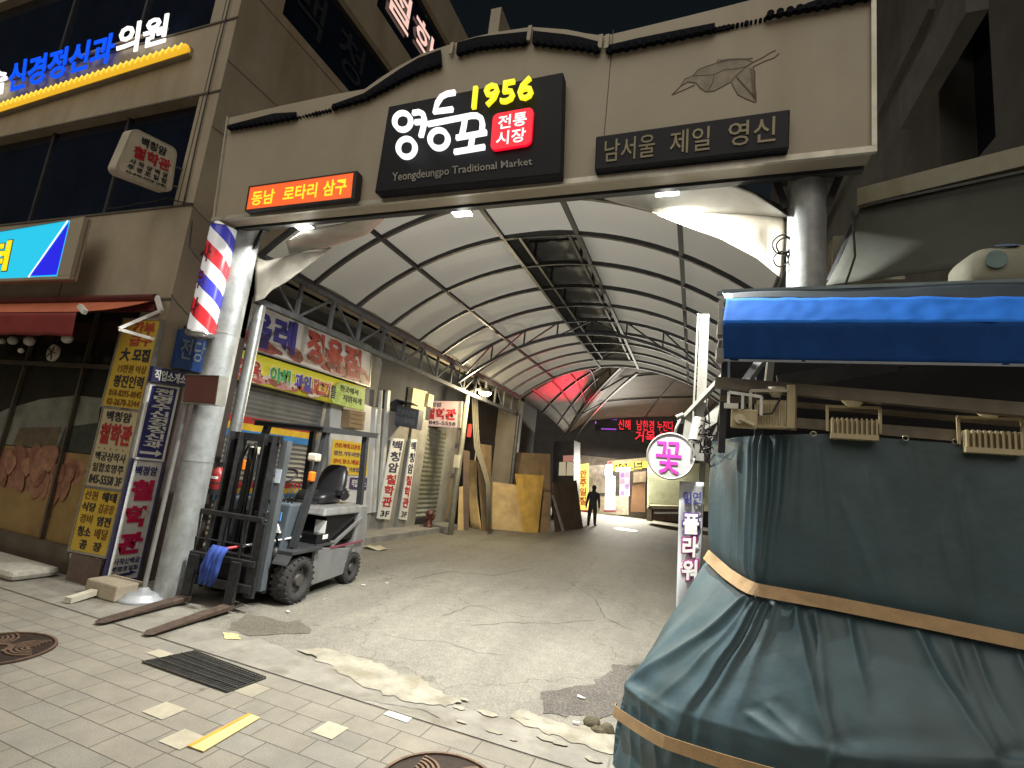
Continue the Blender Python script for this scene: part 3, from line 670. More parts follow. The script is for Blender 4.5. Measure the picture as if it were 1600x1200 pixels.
# ------------------------------------------------------------------ torn canvas sheets in the gate corners
canvas = M('pale_canvas', (.40, .375, .32), .6, 0, .15, 3, .15, 14, dirt=.2)
def flap(name, parent, upper, lower, ax, val, mat, amp, n=26):
    def ip(ps, t):
        L_ = [0]
        for p, q in zip(ps, ps[1:]): L_.append(L_[-1] + math.dist(p, q))
        s_ = t * L_[-1]
        for i in range(len(ps) - 1):
            if s_ <= L_[i + 1] + 1e-9:
                k = (s_ - L_[i]) / (L_[i + 1] - L_[i]); return (ps[i][0] + (ps[i + 1][0] - ps[i][0]) * k, ps[i][1] + (ps[i + 1][1] - ps[i][1]) * k)
        return ps[-1]
    def fn(u, v):
        p, q = ip(upper, u), ip(lower, u); e = min(1, 4 * v, 4 * (1 - v) + .3) if ax == 1 else min(1, 6 * v, 6 * (1 - v))
        o = amp * noise.noise(V(u * 5, v * 2, 1.7)) * e + amp * .5 * noise.noise(V(u * 14, v * 5, 1.7)) * e
        return P(p[0] + (q[0] - p[0]) * v, p[1] + (q[1] - p[1]) * v, ax, val(u, v) + o if callable(val) else val + o)
    return obj(name, MB().grid(fn, n, 10), mat, parent, solid=.005)
shadec = M('shaded_canvas', (.27, .268, .25), .7, 0, .15, 3, .1, 14, dirt=.2)  # greyer copy of the canvas, shade above the lamps put into the colour
cv = thing('canvas_sheet', 'torn pale canvas hanging in the left upper corner under the gate', 'canvas sheet', (-4.3, 4.4, 3.6))
flap('flat_flap', cv, [(447, 378), (475, 360), (540, 348), (604, 326)], [(452, 397), (480, 391), (515, 386), (575, 366), (606, 336)], 1, lambda u, v: 3.85 + v * (.54 + .20 * u), shadec, .008)
flap('hanging_flap', cv, [(400, 402), (416, 408), (440, 402), (480, 391), (516, 386)], [(397, 472), (413, 466), (424, 454), (450, 439), (518, 388)], 1, lambda u, v: 4.22 + .36 * u, canvas, .03)
cv = thing('canvas_sheet', 'torn pale canvas hanging in the right upper corner beside the right column', 'canvas sheet', (.2, 4.4, 3.6))
flap('flat_flap', cv, [(943, 306), (985, 286), (1022, 280), (1111, 276), (1177, 301), (1230, 337)], [(945, 311), (985, 322), (1022, 332), (1091, 333), (1159, 335), (1231, 340)], 1, lambda u, v: 3.82 + .43 * v, shadec, .008)
flap('hanging_flap', cv, [(1018, 331), (1055, 333), (1091, 333), (1159, 335), (1230, 341)], [(1022, 334), (1066, 352), (1125, 373), (1183, 404), (1222, 436)], 1, 4.25, canvas, .04)
# ------------------------------------------------------------------ LEFT CORNER BUILDING
FX, FY = -5.53, 3.72
lb = thing('clinic_building', 'tall beige corner building with dark window bands left of the gate', 'building', (-9, FY, 0))
wl_ = MB()
zwin = [(0, 2.95), (2.95, 4.25), (4.25, 5.68), (5.68, 6.78), (6.78, 8.2)]
X0 = -16
wl_.box(X0, FX, FY, FY + .3, 3.05, 4.22)                       # fascia over the shop
wl_.box(X0, FX, FY, FY + .3, 5.66, 6.72)                       # band carrying the clinic letters
wl_.box(X0, FX, FY, FY + .3, 8.4, 9.4)
wl_.box(-5.86, FX, FY, FY + .3, 4.22, 5.66); wl_.box(-6.0, FX, FY, FY + .3, 6.72, 8.4)
wl_.box(-5.97, FX, FY, FY + .3, 0, 3.05)                       # pier behind the sign column
wl_.box(FX - .3, FX, FY + .3, 4.75, 0, 3.95)
wl_.box(FX - .3, FX, FY + .3, 16, 3.95, 7.35)
wl_.box(FX - .3, FX, FY + .3, 4.3, 7.35, 8.6); wl_.box(FX - .3, FX, FY + .3, 16, 8.6, 9.25)
wl_.box(FX - .3, FX, FY + .3, 6.0, 9.25, 10.75); wl_.box(FX - .3, FX, FY + .3, 16, 10.75, 11.6); wl_.box(FX - .3, FX, 10.6, 16, 11.6, 14)
wl_.box(-7, FX, 15.7, 16, 0, 14)
wl_.box(X0, FX, FY, FY + .3, 9.4, 14)
obj('wall', wl_, beige, lb)
obj('shade_sheet', MB().box(FX, FX + .012, 4.02, 4.76, 0, 2.9), M('wall_shade_brown', (.06, .042, .038), .7, 0, .25, 4), lb)  # dark sheet laid on the side wall, its colour stands in for shade
jt = MB()
for z in (3.06, 4.2, 5.68, 6.7): jt.box(X0, FX + .012, FY - .012, FY, z - .012, z + .012)
jt.box(-5.80, -5.785, FY - .004, FY, 4.25, 14); jt.box(-7.55, -7.54, FY - .004, FY, 3.06, 3.4)
for z in (5.2, 6.1, 7.2): jt.box(FX, FX + .004, FY, 6, z, z + .008)
obj('panel_joint', jt, M('joint_grime', (.10, .085, .065), .8), lb)
def glass(name, x0, x1, y0, y1, z0, z1): return obj(name, MB().box(x0, x1, y0, y1, z0, z1), nightglass, lb)
w1 = glass('window_band', X0, -5.86, FY + .12, FY + .16, 4.22, 5.66); w2 = glass('window_band', X0, -6.0, FY + .12, FY + .16, 6.72, 8.4)
w3 = glass('window_band', FX - .2, FX - .1, 4.3, 15.7, 7.35, 8.6); w4 = glass('window_band', FX - .2, FX - .1, 6.0, 15.7, 9.25, 10.75)
for w_, xs_, z0, z1 in ((w1, (-7.3, -8.9, -10.6), 4.22, 5.66), (w2, (-7.6, -9.4), 6.72, 8.4)):
    mb = MB()
    for x in xs_: mb.box(x, x + .05, FY + .09, FY + .125, z0, z1)
    mb.box(X0, -5.86, FY + .09, FY + .12, z0, z0 + .05); obj('mullion', mb, darksteel, w_)
# backs of unlit and lit window letters on the lane side
sp = Panel((FX - .09, 4.35, 8.5), (FX - .09, 9.2, 8.5), (FX - .09, 9.2, 7.45), (FX - .09, 4.35, 7.45))
mb = MB()
for i, ch in enumerate('백청암철'): sp.text(mb, ch, .02 + i * .2, .14, .15 + i * .2, .84, .005)
obj('window_lettering', mb, M('faint_letter', (.022, .024, .034), .5), w3)
sp = Panel((FX - .08, 6.0, 10.6), (FX - .08, 9.4, 10.6), (FX - .08, 9.4, 9.45), (FX - .08, 6.0, 9.45))
mb = MB()
for i, ch in enumerate('철학관'): sp.text(mb, ch, .06 + i * .29, .2, .30 + i * .29, .86, .01, .02)
obj('lit_window_lettering', mb, E('lit_pink_white', (1, .62, .52), .95), w4)
# shop front on the ground floor
obj('shop_glass', MB().box(X0, -5.97, FY + .14, FY + .17, .28, 3.0), M('shop_glass_dark', (.022, .022, .02), .12, 0, .3, 3), lb)
fr = MB()
fr.box(X0, -5.97, FY + .05, FY + .25, .0, .28)
for px_ in ((45, 560, 2, 682), (128, 585, 103, 690)):
    a, b_ = P(px_[0], px_[1], 1, FY + .1), P(px_[2], px_[3], 1, FY + .1); fr.bar((b_.x, b_.y, .28), (a.x, a.y, 3.0), .035, .035)
fr.box(X0, -5.97, FY + .08, FY + .13, 2.25, 2.30)
obj('shop_frame', fr, M('bronze_frame', (.12, .10, .075), .4, .5), lb)
# printed food poster on the glass
pq = PP(1, FY + .135, (-60, 688), (152, 712), (112, 862), (-60, 825))
po = obj('poster', pq.slab(MB(), .004), M('poster_board_tan', (.22, .14, .05), .45, 0, .25, 3), lb)
lump = MB()
pq.poly(lump, [(.12, .1), (.3, .03), (.6, .02), (.9, .06), (.97, .2), (.9, .34), (.8, .4), (.66, .46), (.5, .5), (.36, .46), (.2, .36), (.1, .24)], .001, .0005)
rr = random.Random(3)
for i in range(34):
    u = rr.uniform(.22, .86); v = rr.uniform(.08, .42); a = rr.uniform(.9, 2.2); l = rr.uniform(.10, .17); wd = rr.uniform(.045, .075)
    c = []
    for k in range(16):
        t = 2 * math.pi * k / 16; x_ = math.cos(t) * l; y_ = math.sin(t) * wd * (1.3 - .5 * math.cos(t))
        c.append((u + (x_ * math.cos(a) - y_ * math.sin(a)) * .6, v + (x_ * math.sin(a) + y_ * math.cos(a))))
    lump.cur = i % 3; pq.poly(lump, c, .002 + i * .0006, .0005)
obj('printed_food', lump, [M('print_skin', (.27, .135, .08), .45, 0, .45, 9), M('print_skin2', (.23, .11, .065), .45, 0, .45, 9), M('print_skin3', (.19, .085, .05), .45, 0, .45, 9)], po)
pq2 = PP(1, FY + .136, (-40, 622), (168, 600), (150, 712), (-60, 688))
mb = MB(); pq2.poly(mb, [(.05, .98), (.1, .6), (.3, .3), (.55, .15), (.8, .13), (.98, .2), (.98, .98)])
obj('printed_food', mb, M('print_pale_heap', (.15, .15, .12), .5, 0, .4, 4), po)
mb = MB(); pq2.poly(mb, [(.42, .98), (.44, .66), (.74, .62), (.72, .98)], .005); mb.cur = 1; pq2.poly(mb, [(.74, .98), (.77, .62), (.98, .55), (.98, .98)], .005)
obj('printed_food', mb, [M('print_pot', (.10, .075, .045), .5, 0, .4, 8), M('print_herbs', (.025, .03, .022), .6, 0, .5, 14)], po)
# stone step
sb = MB(); sb.box(-8.5, -6.18, 3.28, 3.7, 0.012, .11)
tag(obj('stone_step', sb, M('pale_granite', (.36, .34, .29), .8, 0, .2, 20, .1, 90), bev=.05, loc=(-7, 3.5, 0)), 'pale rounded granite step at the foot of the shop window', 'step')

def sign_panel(name, label, cat, pn, face, depth=.04, frame=None, group=None, bev=0, off=0):
    t = thing(name, label, cat, pn.pt(.5, 1), 0, group)
    obj('panel', pn.slab(MB(), depth, off=off), face, t, bev=bev)
    if frame:
        fr = MB(); e = .03
        w_ = (pn.tr - pn.tl).length; h_ = (pn.bl - pn.tl).length; eu, ev = .022 / w_, .022 / h_
        pn.slab(fr, depth, -eu, -ev, 1 + eu, 0, .008); pn.slab(fr, depth, -eu, 1, 1 + eu, 1 + ev, .008); pn.slab(fr, depth, -eu, 0, 0, 1, .008); pn.slab(fr, depth, 1, 0, 1 + eu, 1, .008)
        obj('frame', fr, frame, t)
    return t
alum = M('aluminium_frame', (.35, .34, .30), .4, .6, .2, 8)
# clinic letters and the rope light under them
cl = thing('clinic_sign', 'lit blue and white Korean channel letters high on the clinic building', 'sign', (-8, FY, 6))
LY = FY - .06
def LQ(*c): return Panel(*[P(*p, 1, LY) for p in c])
bl_m = E('lit_blue', (.0, .09, 1), .9)
mb = MB(); LQ((17, 100), (183, 50), (174, 97), (12, 146)).text(mb, '신경정신과', 0, 0, 1, 1, .022, .0, .012); obj('blue_lettering', mb, bl_m, cl)
mb = MB(); LQ((187, 42), (266, 21), (259, 67), (181, 90)).text(mb, '의원', 0, 0, 1, 1, .022, .0, .012); LQ((-22, 110), (14, 100), (9, 145), (-27, 156)).text(mb, '숨', 0, 0, 1, 1, .022, .0, .012)
obj('white_lettering', mb, wl, cl)
obj('mounting_rail', MB().bar(P(-30, 138, 1, FY - .02), P(262, 44, 1, FY - .02), .03, .03), beige, cl)
rl_ = thing('rope_light', 'glowing yellow strip of bulbs under the clinic letters', 'strip light', (-8, FY, 6))
a, b_ = P(-60, 188, 1, LY - .02), P(292, 75, 1, LY - .02)
obj('strip_tray', MB().bar(a + V(0, .05, 0), b_ + V(0, .05, 0), .06, .12), beige, rl_)
obj('glow_tube', MB().tube([a, b_], .05, 10), E('lit_amber', (1, .55, .03), .8), rl_)
mb = MB(); n = 44
for i in range(n):
    p = a.lerp(b_, (i + .5) / n); mb.tube([p + V(-.03, -.045, -.035), p + V(.03, -.05, .035)], .012, 6)
obj('bulb_row', mb, E('lit_amber_bulb', (1, .70, .08), 1.1), rl_)
# projecting philosophy sign
pn = PP(0, -5.85, (209, 201), (276, 234), (266, 300), (181, 267))
t = thing('projecting_sign', 'small white rounded sign box with red Korean letters projecting from the clinic building', 'sign', pn.pt(1, .5))
rr = []
for cx, cy, a0 in ((.86, .14, -90), (.86, .86, 0), (.14, .86, 90), (.14, .14, 180)):
    for k in range(7): a = R(a0 + 15 * k); rr.append((cx + .14 * math.cos(a), cy + .14 * math.sin(a)))
def rpoly(mb, pn, off, depth, g=0): return pn.poly(mb, [(.5 + (u - .5) * (1 + g), .5 + (v - .5) * (1 + g)) for u, v in rr], off, depth)
obj('rim', rpoly(MB(), pn, -.13, .128, .06), M('sign_rim_pale', (.45, .41, .33), .5, 0, .15), t); obj('panel', rpoly(MB(), pn, -.004, .006, -.04), M('sign_cream', (.58, .52, .42), .5, 0, .12, 4), t)
mb = MB(); pn.text(mb, '백청암', .22, .07, .78, .27, .03); obj('black_lettering', mb, ink, t)
mb = MB(); pn.text(mb, '철학관', .14, .31, .92, .58, .035); obj('red_lettering', mb, redink, t)
mb = MB(); pn.text(mb, '사 작 상 백 궁', .14, .62, .9, .73, .02); pn.text(mb, '주 명 호 일 합', .14, .75, .9, .86, .02); pn.text(mb, '02-845-5558 (3층)', .14, .89, .9, .96, .01); obj('small_lettering', mb, ink, t)
mb = MB()
for v in (.35, .8): mb.bar(pn.pt(1.03, v, -.06), V(-5.85, FY, pn.pt(1, v).z), .02, .02)
obj('bracket', mb, darksteel, t)
# turquoise backlit sign
TY = 3.42
pn = PP(1, TY, (-70, 374), (112, 344), (91, 432), (-80, 439))
t = thing('shop_sign', 'backlit turquoise and blue sign with yellow letters at the left edge', 'sign', (-8.6, TY, 3.6))
obj('panel', pn.slab(MB(), .02), E('lit_turquoise', (.02, .50, .74), 1), t)
mb = MB(); pn.poly(mb, [(.765, .97), (.985, .03), (.985, .97)], .003); obj('blue_corner', mb, E('lit_deep_blue', (.02, .02, .75), .9), t)
mb = MB(); stroke(mb, [pn.pt(.755, 1, .003), pn.pt(.975, 0, .003)], .018, pn.n, .006); obj('white_line', mb, E('lit_soft_white', (1, 1, 1), 1), t)
mb = MB(); pn.text(mb, '터', .36, .22, .545, .84, .05, .002); obj('lettering', mb, E('lit_sign_yellow', (1, .72, .01), 1.0), t)
mb = MB(); pn.text(mb, '터', .352, .20, .553, .86, .075, .0, .002); obj('letter_outline', mb, ink, t)
bx = MB(); pn.slab(bx, .07, -.02, -.02, 1.10, 0, .015); pn.slab(bx, .07, -.02, 1, 1.10, 1.06, .015); pn.slab(bx, .07, 1, 0, 1.10, 1, .015)
pn.slab(bx, .05, -.02, -.02, 1.10, 1.06, -.024); obj('sign_case', bx, beige2, t, bev=.01)
# red awning
aw = thing('red_awning', 'half folded dark red awning with white arms over the shop window', 'awning', (-7, FY, 3))
ve, vz, vb = P(120, 487, 1, 3.25), P(-80, 492, 1, 3.25), P(118, 525, 1, 3.25)
red_m = M('awning_red', (.20, .022, .018), .7, 0, .2, 5, .1, 30); red2 = M('awning_orange_top', (.50, .13, .06), .7, 0, .15, 5)
rk = P(247, 464, 1, FY - .08)
obj('valance', MB().grid(lambda u, v: (-10 + (ve.x + 10) * u, 3.25 + .02 * math.sin(u * 40) * v, ve.z + (vb.z - ve.z) * v - .01 * (1 - v)), 40, 6), red_m, aw, solid=.004)
obj('cloth', MB().grid(lambda u, v: (-10 + ((ve.x + (rk.x - ve.x) * v) + 10) * u, 3.25 + (FY - .08 - 3.25) * v, ve.z + (rk.z - .03 - ve.z) * v - .03 * math.sin(math.pi * v)), 20, 6), red2, aw, solid=.004)
obj('roller', MB().cyl((-10, FY - .1, rk.z - .02), (rk.x, FY - .1, rk.z - .02), .045).bar((-10, FY - .06, rk.z - .1), (rk.x - .02, FY - .06, rk.z - .1), .04, .12), M('awning_dark_red', (.09, .014, .012), .6), aw)
ar = MB(); e1, e2, e3 = P(249, 486, 1, 3.6), P(186, 513, 1, 3.3), P(241, 530, 1, 3.55)
ar.bar(e1, e2, .03, .03); ar.bar(e2 + V(0, 0, -.01), e3, .025, .03); ar.bar(P(245, 464, 1, 3.62), P(252, 487, 1, 3.6), .03, .05)
obj('folding_arm', ar, white, aw); obj('end_bracket', MB().bar(P(125, 478, 1, 3.24), P(133, 488, 1, 3.24), .04, .05), white, aw)
# white globes and fan below the awning
glm = M('milky_globe', (.55, .52, .45), .35, 0, .1)
for i, (px, py, r_) in enumerate(((3, 533, .035), (20, 532, .05), (46, 533, .055), (105, 529, .055), (33, 548, .03))):
    p = P(px, py, 1, 3.45); t = thing('globe_lamp', ['unlit white globe lamp under the awning, cut by the left edge', 'unlit white globe lamp under the awning, second from the left edge', 'larger white globe lamp under the middle of the red awning', 'white globe lamp at the right end of the red valance', 'small white globe lamp hanging lower between two globes'][i], 'lamp', p, 0, 'white globe lamps under the red awning')
    obj('globe', MB().ball((0, 0, 0), r_), glm, t, True); obj('cord', MB().cyl((0, 0, r_ * .9), (0, 0, .22), .005, n=6), black, t, True)
p = P(81, 551, 1, 3.6); t = thing('wall_fan', 'round pale fan hanging under the red awning in the shop window', 'fan', p)
mb = MB().cyl((0, 0, 0), (0, .03, 0), .10, n=24); obj('grille', mb, glm, t, True); mb = MB()
for k in range(5): a = 1.26 * k; mb.bar((0, -.006, 0), (.09 * math.cos(a), -.006, .09 * math.sin(a)), .006, .012, (0, 1, 0))
obj('blade', mb, darksteel, t, True); obj('hanger', MB().cyl((0, .02, .09), (0, .06, .5), .008, n=6), black, t, True)
# sign column on the front of the corner pier
yel = M('sign_yellow_worn', (.48, .32, .035), .55, 0, .15, 4, dirt=.25); tan = M('sign_tan_worn', (.40, .33, .20), .55, 0, .15, 4, dirt=.2)
CY = FY - .05
pn = PP(1, CY, (195, 500), (251, 501), (219, 640), (160, 633))
t = sign_panel('notice_sign', 'weathered yellow recruiting sign at the top of the corner sign column', 'sign', pn, yel, .045, alum, 'stacked signs on the corner pier')
mb = MB(); pn.text(mb, '간부', .3, .02, .9, .17, .035); pn.text(mb, '급구', .3, .18, .9, .3, .035); obj('red_lettering', mb, M('red_letter_worn', (.36, .05, .02), .6), t)
mb = MB(); pn.text(mb, '大 모집', .14, .33, .93, .48, .03); pn.text(mb, '평진인력', .14, .64, .93, .78, .015); obj('black_lettering', mb, ink, t)
mb = MB(); pn.text(mb, '15만원 이상', .18, .52, .93, .61, .005); pn.text(mb, '010-8295-0045', .1, .81, .95, .88, .005); pn.text(mb, '02-2678-3344', .1, .91, .95, .98, .005); obj('brown_lettering', mb, brownink, t)
pn = PP(1, CY, (163, 637), (218, 643), (190, 766), (134, 758))
t = sign_panel('notice_sign', 'weathered tan sign with dark red Korean letters in the middle of the corner sign column', 'sign', pn, tan, .045, alum, 'stacked signs on the corner pier')
mb = MB(); pn.text(mb, '백청암', .13, .03, .83, .16, .02); pn.text(mb, '백궁상작사', .08, .56, .93, .67, .005); pn.text(mb, '일합호명주', .08, .70, .93, .81, .005); pn.text(mb, '845-5558 3F', .06, .85, .95, .96, .012); obj('black_lettering', mb, ink, t)
mb = MB(); pn.text(mb, '철학관', .06, .19, .94, .46, .035)
obj('red_lettering', mb, M('dark_red_letter', (.30, .02, .02), .6), t)
mb = MB()
for i in range(5): pn.poly(mb, [(.12 + i * .17 + .02 * math.cos(k), .515 + .01 * math.sin(k)) for k in (0, 1.26, 2.5, 3.77, 5)])
obj('dot_row', mb, brownink, t)
pn = PP(1, CY, (133, 761), (189, 768), (165, 869), (109, 858))
t = sign_panel('notice_sign', 'weathered yellow job list sign at the bottom of the corner sign column', 'sign', pn, yel, .045, alum, 'stacked signs on the corner pier')
mb = MB(); pn.text(mb, '해태', .54, .04, .94, .19, .02); pn.text(mb, '식당', .06, .23, .44, .37, .02); pn.text(mb, '염전', .56, .42, .93, .57, .02); pn.text(mb, '청소', .1, .61, .46, .77, .02); pn.text(mb, '공', .24, .82, .44, .96, .02); pn.text(mb, '장', .62, .82, .84, .96, .02); obj('black_lettering', mb, ink, t)
mb = MB(); pn.text(mb, '선원', .06, .04, .42, .18, .005); pn.text(mb, '김공장', .52, .23, .94, .37, .005); pn.text(mb, '경비', .08, .42, .42, .56, .005); pn.text(mb, '배달', .58, .61, .93, .77, .005); obj('brown_lettering', mb, brownink, t)
pn = PP(1, CY, (108, 862), (164, 873), (161, 884), (105, 872))
t = sign_panel('notice_sign', 'low black name plate under the yellow job list sign', 'sign', pn, M('sign_black3', (.03, .022, .018), .5), .045, None, 'stacked signs on the corner pier')
mb = MB(); pn.text(mb, '평진직업소개소', .05, .1, .95, .9, .01); obj('lettering', mb, M('pale_letter', (.5, .45, .36), .6), t)
mb = MB(); mb.box(-6.02, FX - .01, FY - .06, FY - .012, .0, .28)
obj('pier_base', mb, M('brown_tile', (.10, .065, .05), .5, 0, .25, 12), lb)
# signs on the lane side of the pier
SX = FX + .05
wface = M('sign_white_face', (.70, .70, .68), .45, 0, .08, 3, dirt=.15)
pn = PP(0, SX, (209, 719), (254, 722), (214, 902), (165, 910))
t = sign_panel('vertical_sign', 'tall white sign with big crimson letters on the lane side of the corner pier', 'sign', pn, wface, .045, M('navy_frame', (.06, .06, .16), .5))
mb = MB(); pn.text(mb, '백정암', .12, .045, .88, .125, .02); pn.text(mb, '사작상백궁', .1, .82, .94, .87, .005); pn.text(mb, '주명호일합', .1, .885, .94, .925, .005); obj('navy_lettering', mb, navyink, t)
mb = MB(); pn.stack(mb, '철학관', .12, .14, .90, .81, .055, .2); obj('crimson_lettering', mb, redink2, t)
mb = MB(); pn.poly(mb, [(.1, .955), (.7, .945), (.7, .93), (.95, .95), (.7, .968), (.1, .968)]); obj('arrow', mb, navyink, t)
pn = PP(0, SX, (237, 602), (277, 608), (253, 718), (212, 714))
t = sign_panel('vertical_sign', 'navy sign with stacked white letters and arrow above the tall white sign', 'sign', pn, M('sign_navy', (.03, .03, .17), .5, 0, .1), .045, whiteink)
mb = MB(); pn.stack(mb, '전명수신경정신과', .16, .02, .88, .86, .03, .06); pn.poly(mb, [(.1, .91), (.7, .91), (.7, .875), (.95, .925), (.7, .975), (.7, .945), (.1, .945)]); obj('lettering', mb, whiteink, t)
pn = PP(0, SX + .06, (240, 572), (294, 583), (289, 604), (236, 596))
t = sign_panel('name_sign', 'small navy sign with white job office letters above the navy vertical sign', 'sign', pn, M('sign_navy_dark', (.02, .02, .085), .5), .05, None)
mb = MB(); pn.text(mb, '직업소개소', .06, .16, .97, .86, .02); obj('lettering', mb, whiteink, t)
pn = PP(0, SX + .02, (283, 514), (330, 525), (316, 583), (271, 574))
t = sign_panel('pawn_sign', 'blue sign with white letters half hidden behind the barber pole', 'sign', pn, M('sign_blue', (.012, .05, .20), .4, 0, .15), .05, None)
mb = MB(); pn.text(mb, '전당', .1, .2, .9, .75, .015); obj('lettering', mb, M('pale_sign_letter', (.16, .19, .24), .5), t)
# barber pole
ba, bb = P(346, 358, 1, 3.7), P(314, 522, 1, 3.7)
bt_ = thing('barber_pole', 'striped red white and blue barber pole beside the left gate column', 'barber pole', (bb.x, 3.7, bb.z))
def barber_mat():
    m = bpy.data.materials.new('barber_stripes'); m.use_nodes = True; t = m.node_tree; N = t.nodes; L = t.links; b = N['Principled BSDF']
    tc = N.new('ShaderNodeTexCoord'); sx = N.new('ShaderNodeSeparateXYZ'); L.new(tc.outputs['Object'], sx.inputs[0])
    at = N.new('ShaderNodeMath'); at.operation = 'ARCTAN2'; L.new(sx.outputs[1], at.inputs[0]); L.new(sx.outputs[0], at.inputs[1])
    k = N.new('ShaderNodeMath'); k.operation = 'MULTIPLY_ADD'; k.inputs[1].default_value = .1592 * 1.0; L.new(at.outputs[0], k.inputs[0])
    z = N.new('ShaderNodeMath'); z.operation = 'MULTIPLY'; z.inputs[1].default_value = 1.55; L.new(sx.outputs[2], z.inputs[0]); L.new(z.outputs[0], k.inputs[2])
    f = N.new('ShaderNodeMath'); f.operation = 'FRACT'; L.new(k.outputs[0], f.inputs[0])
    r = N.new('ShaderNodeValToRGB'); r.color_ramp.interpolation = 'CONSTANT'; L.new(f.outputs[0], r.inputs[0]); e = r.color_ramp.elements
    e[0].color = (.62, .03, .04, 1); e[1].position = .26; e[1].color = (.72, .72, .74, 1)
    q = e.new(.5); q.color = (.05, .05, .42, 1); q = e.new(.74); q.color = (.72, .72, .74, 1)
    L.new(r.outputs[0], b.inputs['Base Color']); b.inputs['Roughness'].default_value = .25; b.inputs['Coat Weight'].default_value = .4
    b.inputs['Emission Strength'].default_value = .12; L.new(r.outputs[0], b.inputs['Emission Color'])
    return m
HB = ba.z - bb.z; RB = .135
obj('striped_tube', MB().cyl((bb.x, 3.7, bb.z), (bb.x, 3.7, bb.z + HB), RB, n=40), barber_mat(), bt_)
cap = MB().lathe((bb.x, 3.7, bb.z), [(0, -.06), (RB * .8, -.05), (RB + .012, -.02), (RB + .012, .012), (0, .013)], 32).lathe((bb.x, 3.7, bb.z + HB), [(0, .1), (RB * .5, .09), (RB * .95, .035), (RB + .012, .012), (RB + .012, -.012)], 32)
obj('end_cap', cap, M('chrome_cap', (.45, .45, .45), .25, .9), bt_)
mb = MB()
for i, ch in enumerate('사우나'):
    vs_, fs_ = glyphs(ch, .03); zz = bb.z + HB * (.80 - .25 * i)
    mb.add([V(bb.x + (RB + .002 + .003 * (z + .5)) * math.sin(-.12 + (x - .5) * .95), 3.7 - (RB + .002 + .003 * (z + .5)) * math.cos(-.12 + (x - .5) * .95), zz - y * .2) for x, y, z in vs_], fs_)
obj('lettering', mb, M('maroon_letter', (.20, .01, .02), .5), bt_)
mb = MB().bar((bb.x - .1, 3.75, bb.z + .15), (FX, 3.95, bb.z + .15), .03, .03).bar((bb.x - .1, 3.75, bb.z + HB - .15), (FX, 3.95, bb.z + HB - .15), .03, .03); obj('wall_arm', mb, darksteel, bt_)
# stone blocks, metal strip and round-based pole at the corner
blk = M('sandstone_block', (.34, .29, .215), .85, 0, .2, 6, .3, 50)
c0 = P(145, 940, 2, 0)
mb = MB().box(-5.42, -4.98, 3.48, 3.74, .009, .155); tag(obj('kerb_block', mb, blk, bev=.015, loc=(-5.2, 3.6, 0)), 'sandstone block lying in front of the white vertical sign', 'stone block')
mb = MB().bar(P(106, 938, 2, .04), P(147, 925, 2, .06), .07, .05); tag(obj('metal_channel', mb, M('cream_channel', (.55, .52, .42), .5, .1, .15), loc=P(106, 938, 2, .04)), 'cream metal channel offcut sticking out beside the sandstone block', 'metal strip')
pb = P(221, 938, 2, 0)
sp_ = thing('sign_stand', 'grey pole on a round ribbed metal base carrying a brown box', 'sign stand', (pb.x, pb.y, 0))
obj('round_base', MB().lathe((pb.x, pb.y, 0), [(0, .0), (.2, 0), (.205, .02), (.19, .04), (.16, .05), (.155, .065), (.12, .08), (.06, .09), (.035, .12), (0, .12)], 36), M('cast_aluminium', (.36, .38, .40), .4, .4, .2, 8), sp_)
obj('pole', MB().cyl((pb.x, pb.y, .1), (pb.x + .02, pb.y, 1.98), .022), M('grey_pole', (.33, .33, .32), .45, .6, .2), sp_)
pn = PP(1, pb.y - .05, (291, 586), (342, 588), (336, 631), (285, 628))
obj('brown_box', pn.slab(MB(), .1), M('maroon_box', (.13, .05, .04), .5, 0, .15), sp_, bev=.008)
fr = MB(); pn.slab(fr, .11, -.02, -.03, 1.03, .0, .006); pn.slab(fr, .11, 1, 0, 1.03, 1, .006); pn.slab(fr, .11, -.02, 1, 1.03, 1.04, .006); obj('box_rim', fr, alum, sp_)
tb = MB().box(-5.44, -5.37, 4.3, 4.34, 0, .85); tag(obj('orange_plank', tb, M('orange_plank', (.30, .09, .015), .6, 0, .2), loc=(-5.4, 4.05, 0)), 'orange plank standing in the gap behind the left gate column', 'plank')
# cables
def cable(pts, r_, label, name='cable'):
    pts = [Vector(p) for p in pts]; q = []
    for i in range(len(pts) - 1):
        for k in range(6): q.append(pts[i].lerp(pts[i + 1], k / 6) - V(0, 0, .06 * math.sin(math.pi * k / 6) * (pts[i + 1] - pts[i]).length * .5))
    q.append(pts[-1]); return tag(obj(name, MB().tube(q, r_, 6), black, loc=pts[0]), label, 'cable', 'loose cables on the buildings')
cable([P(300, 345, 1, 3.68), P(296, 385, 1, 3.66), P(318, 413, 1, 3.66), P(340, 420, 1, 3.9)], .009, 'black cable looping beside the top of the barber pole')
cable([P(299, 318, 1, 3.7), P(330, 350, 1, 3.72), P(372, 395, 1, 3.95), P(402, 408, 1, 4.2)], .008, 'black cable from the building corner across the gate column')
cable([P(268, 461, 1, 3.68), P(285, 482, 1, 3.7), P(297, 495, 1, 3.72)], .008, 'black cable drooping under the fascia corner')

cable([V(-5.70, FY - .02, 9.2), V(-5.69, FY - .025, 7.5), V(-5.71, FY - .02, 6.2), V(-5.69, FY - .02, 5.0), V(-5.66, FY - .02, 4.2)], .008, 'thin black cable running down the corner of the clinic building')
cable([P(300, 318, 1, FY - .03), P(262, 309, 1, FY - .03), P(215, 318, 1, FY - .03), P(160, 326, 1, FY - .03)], .007, 'black cable lying along the top of the fascia under the dark window')
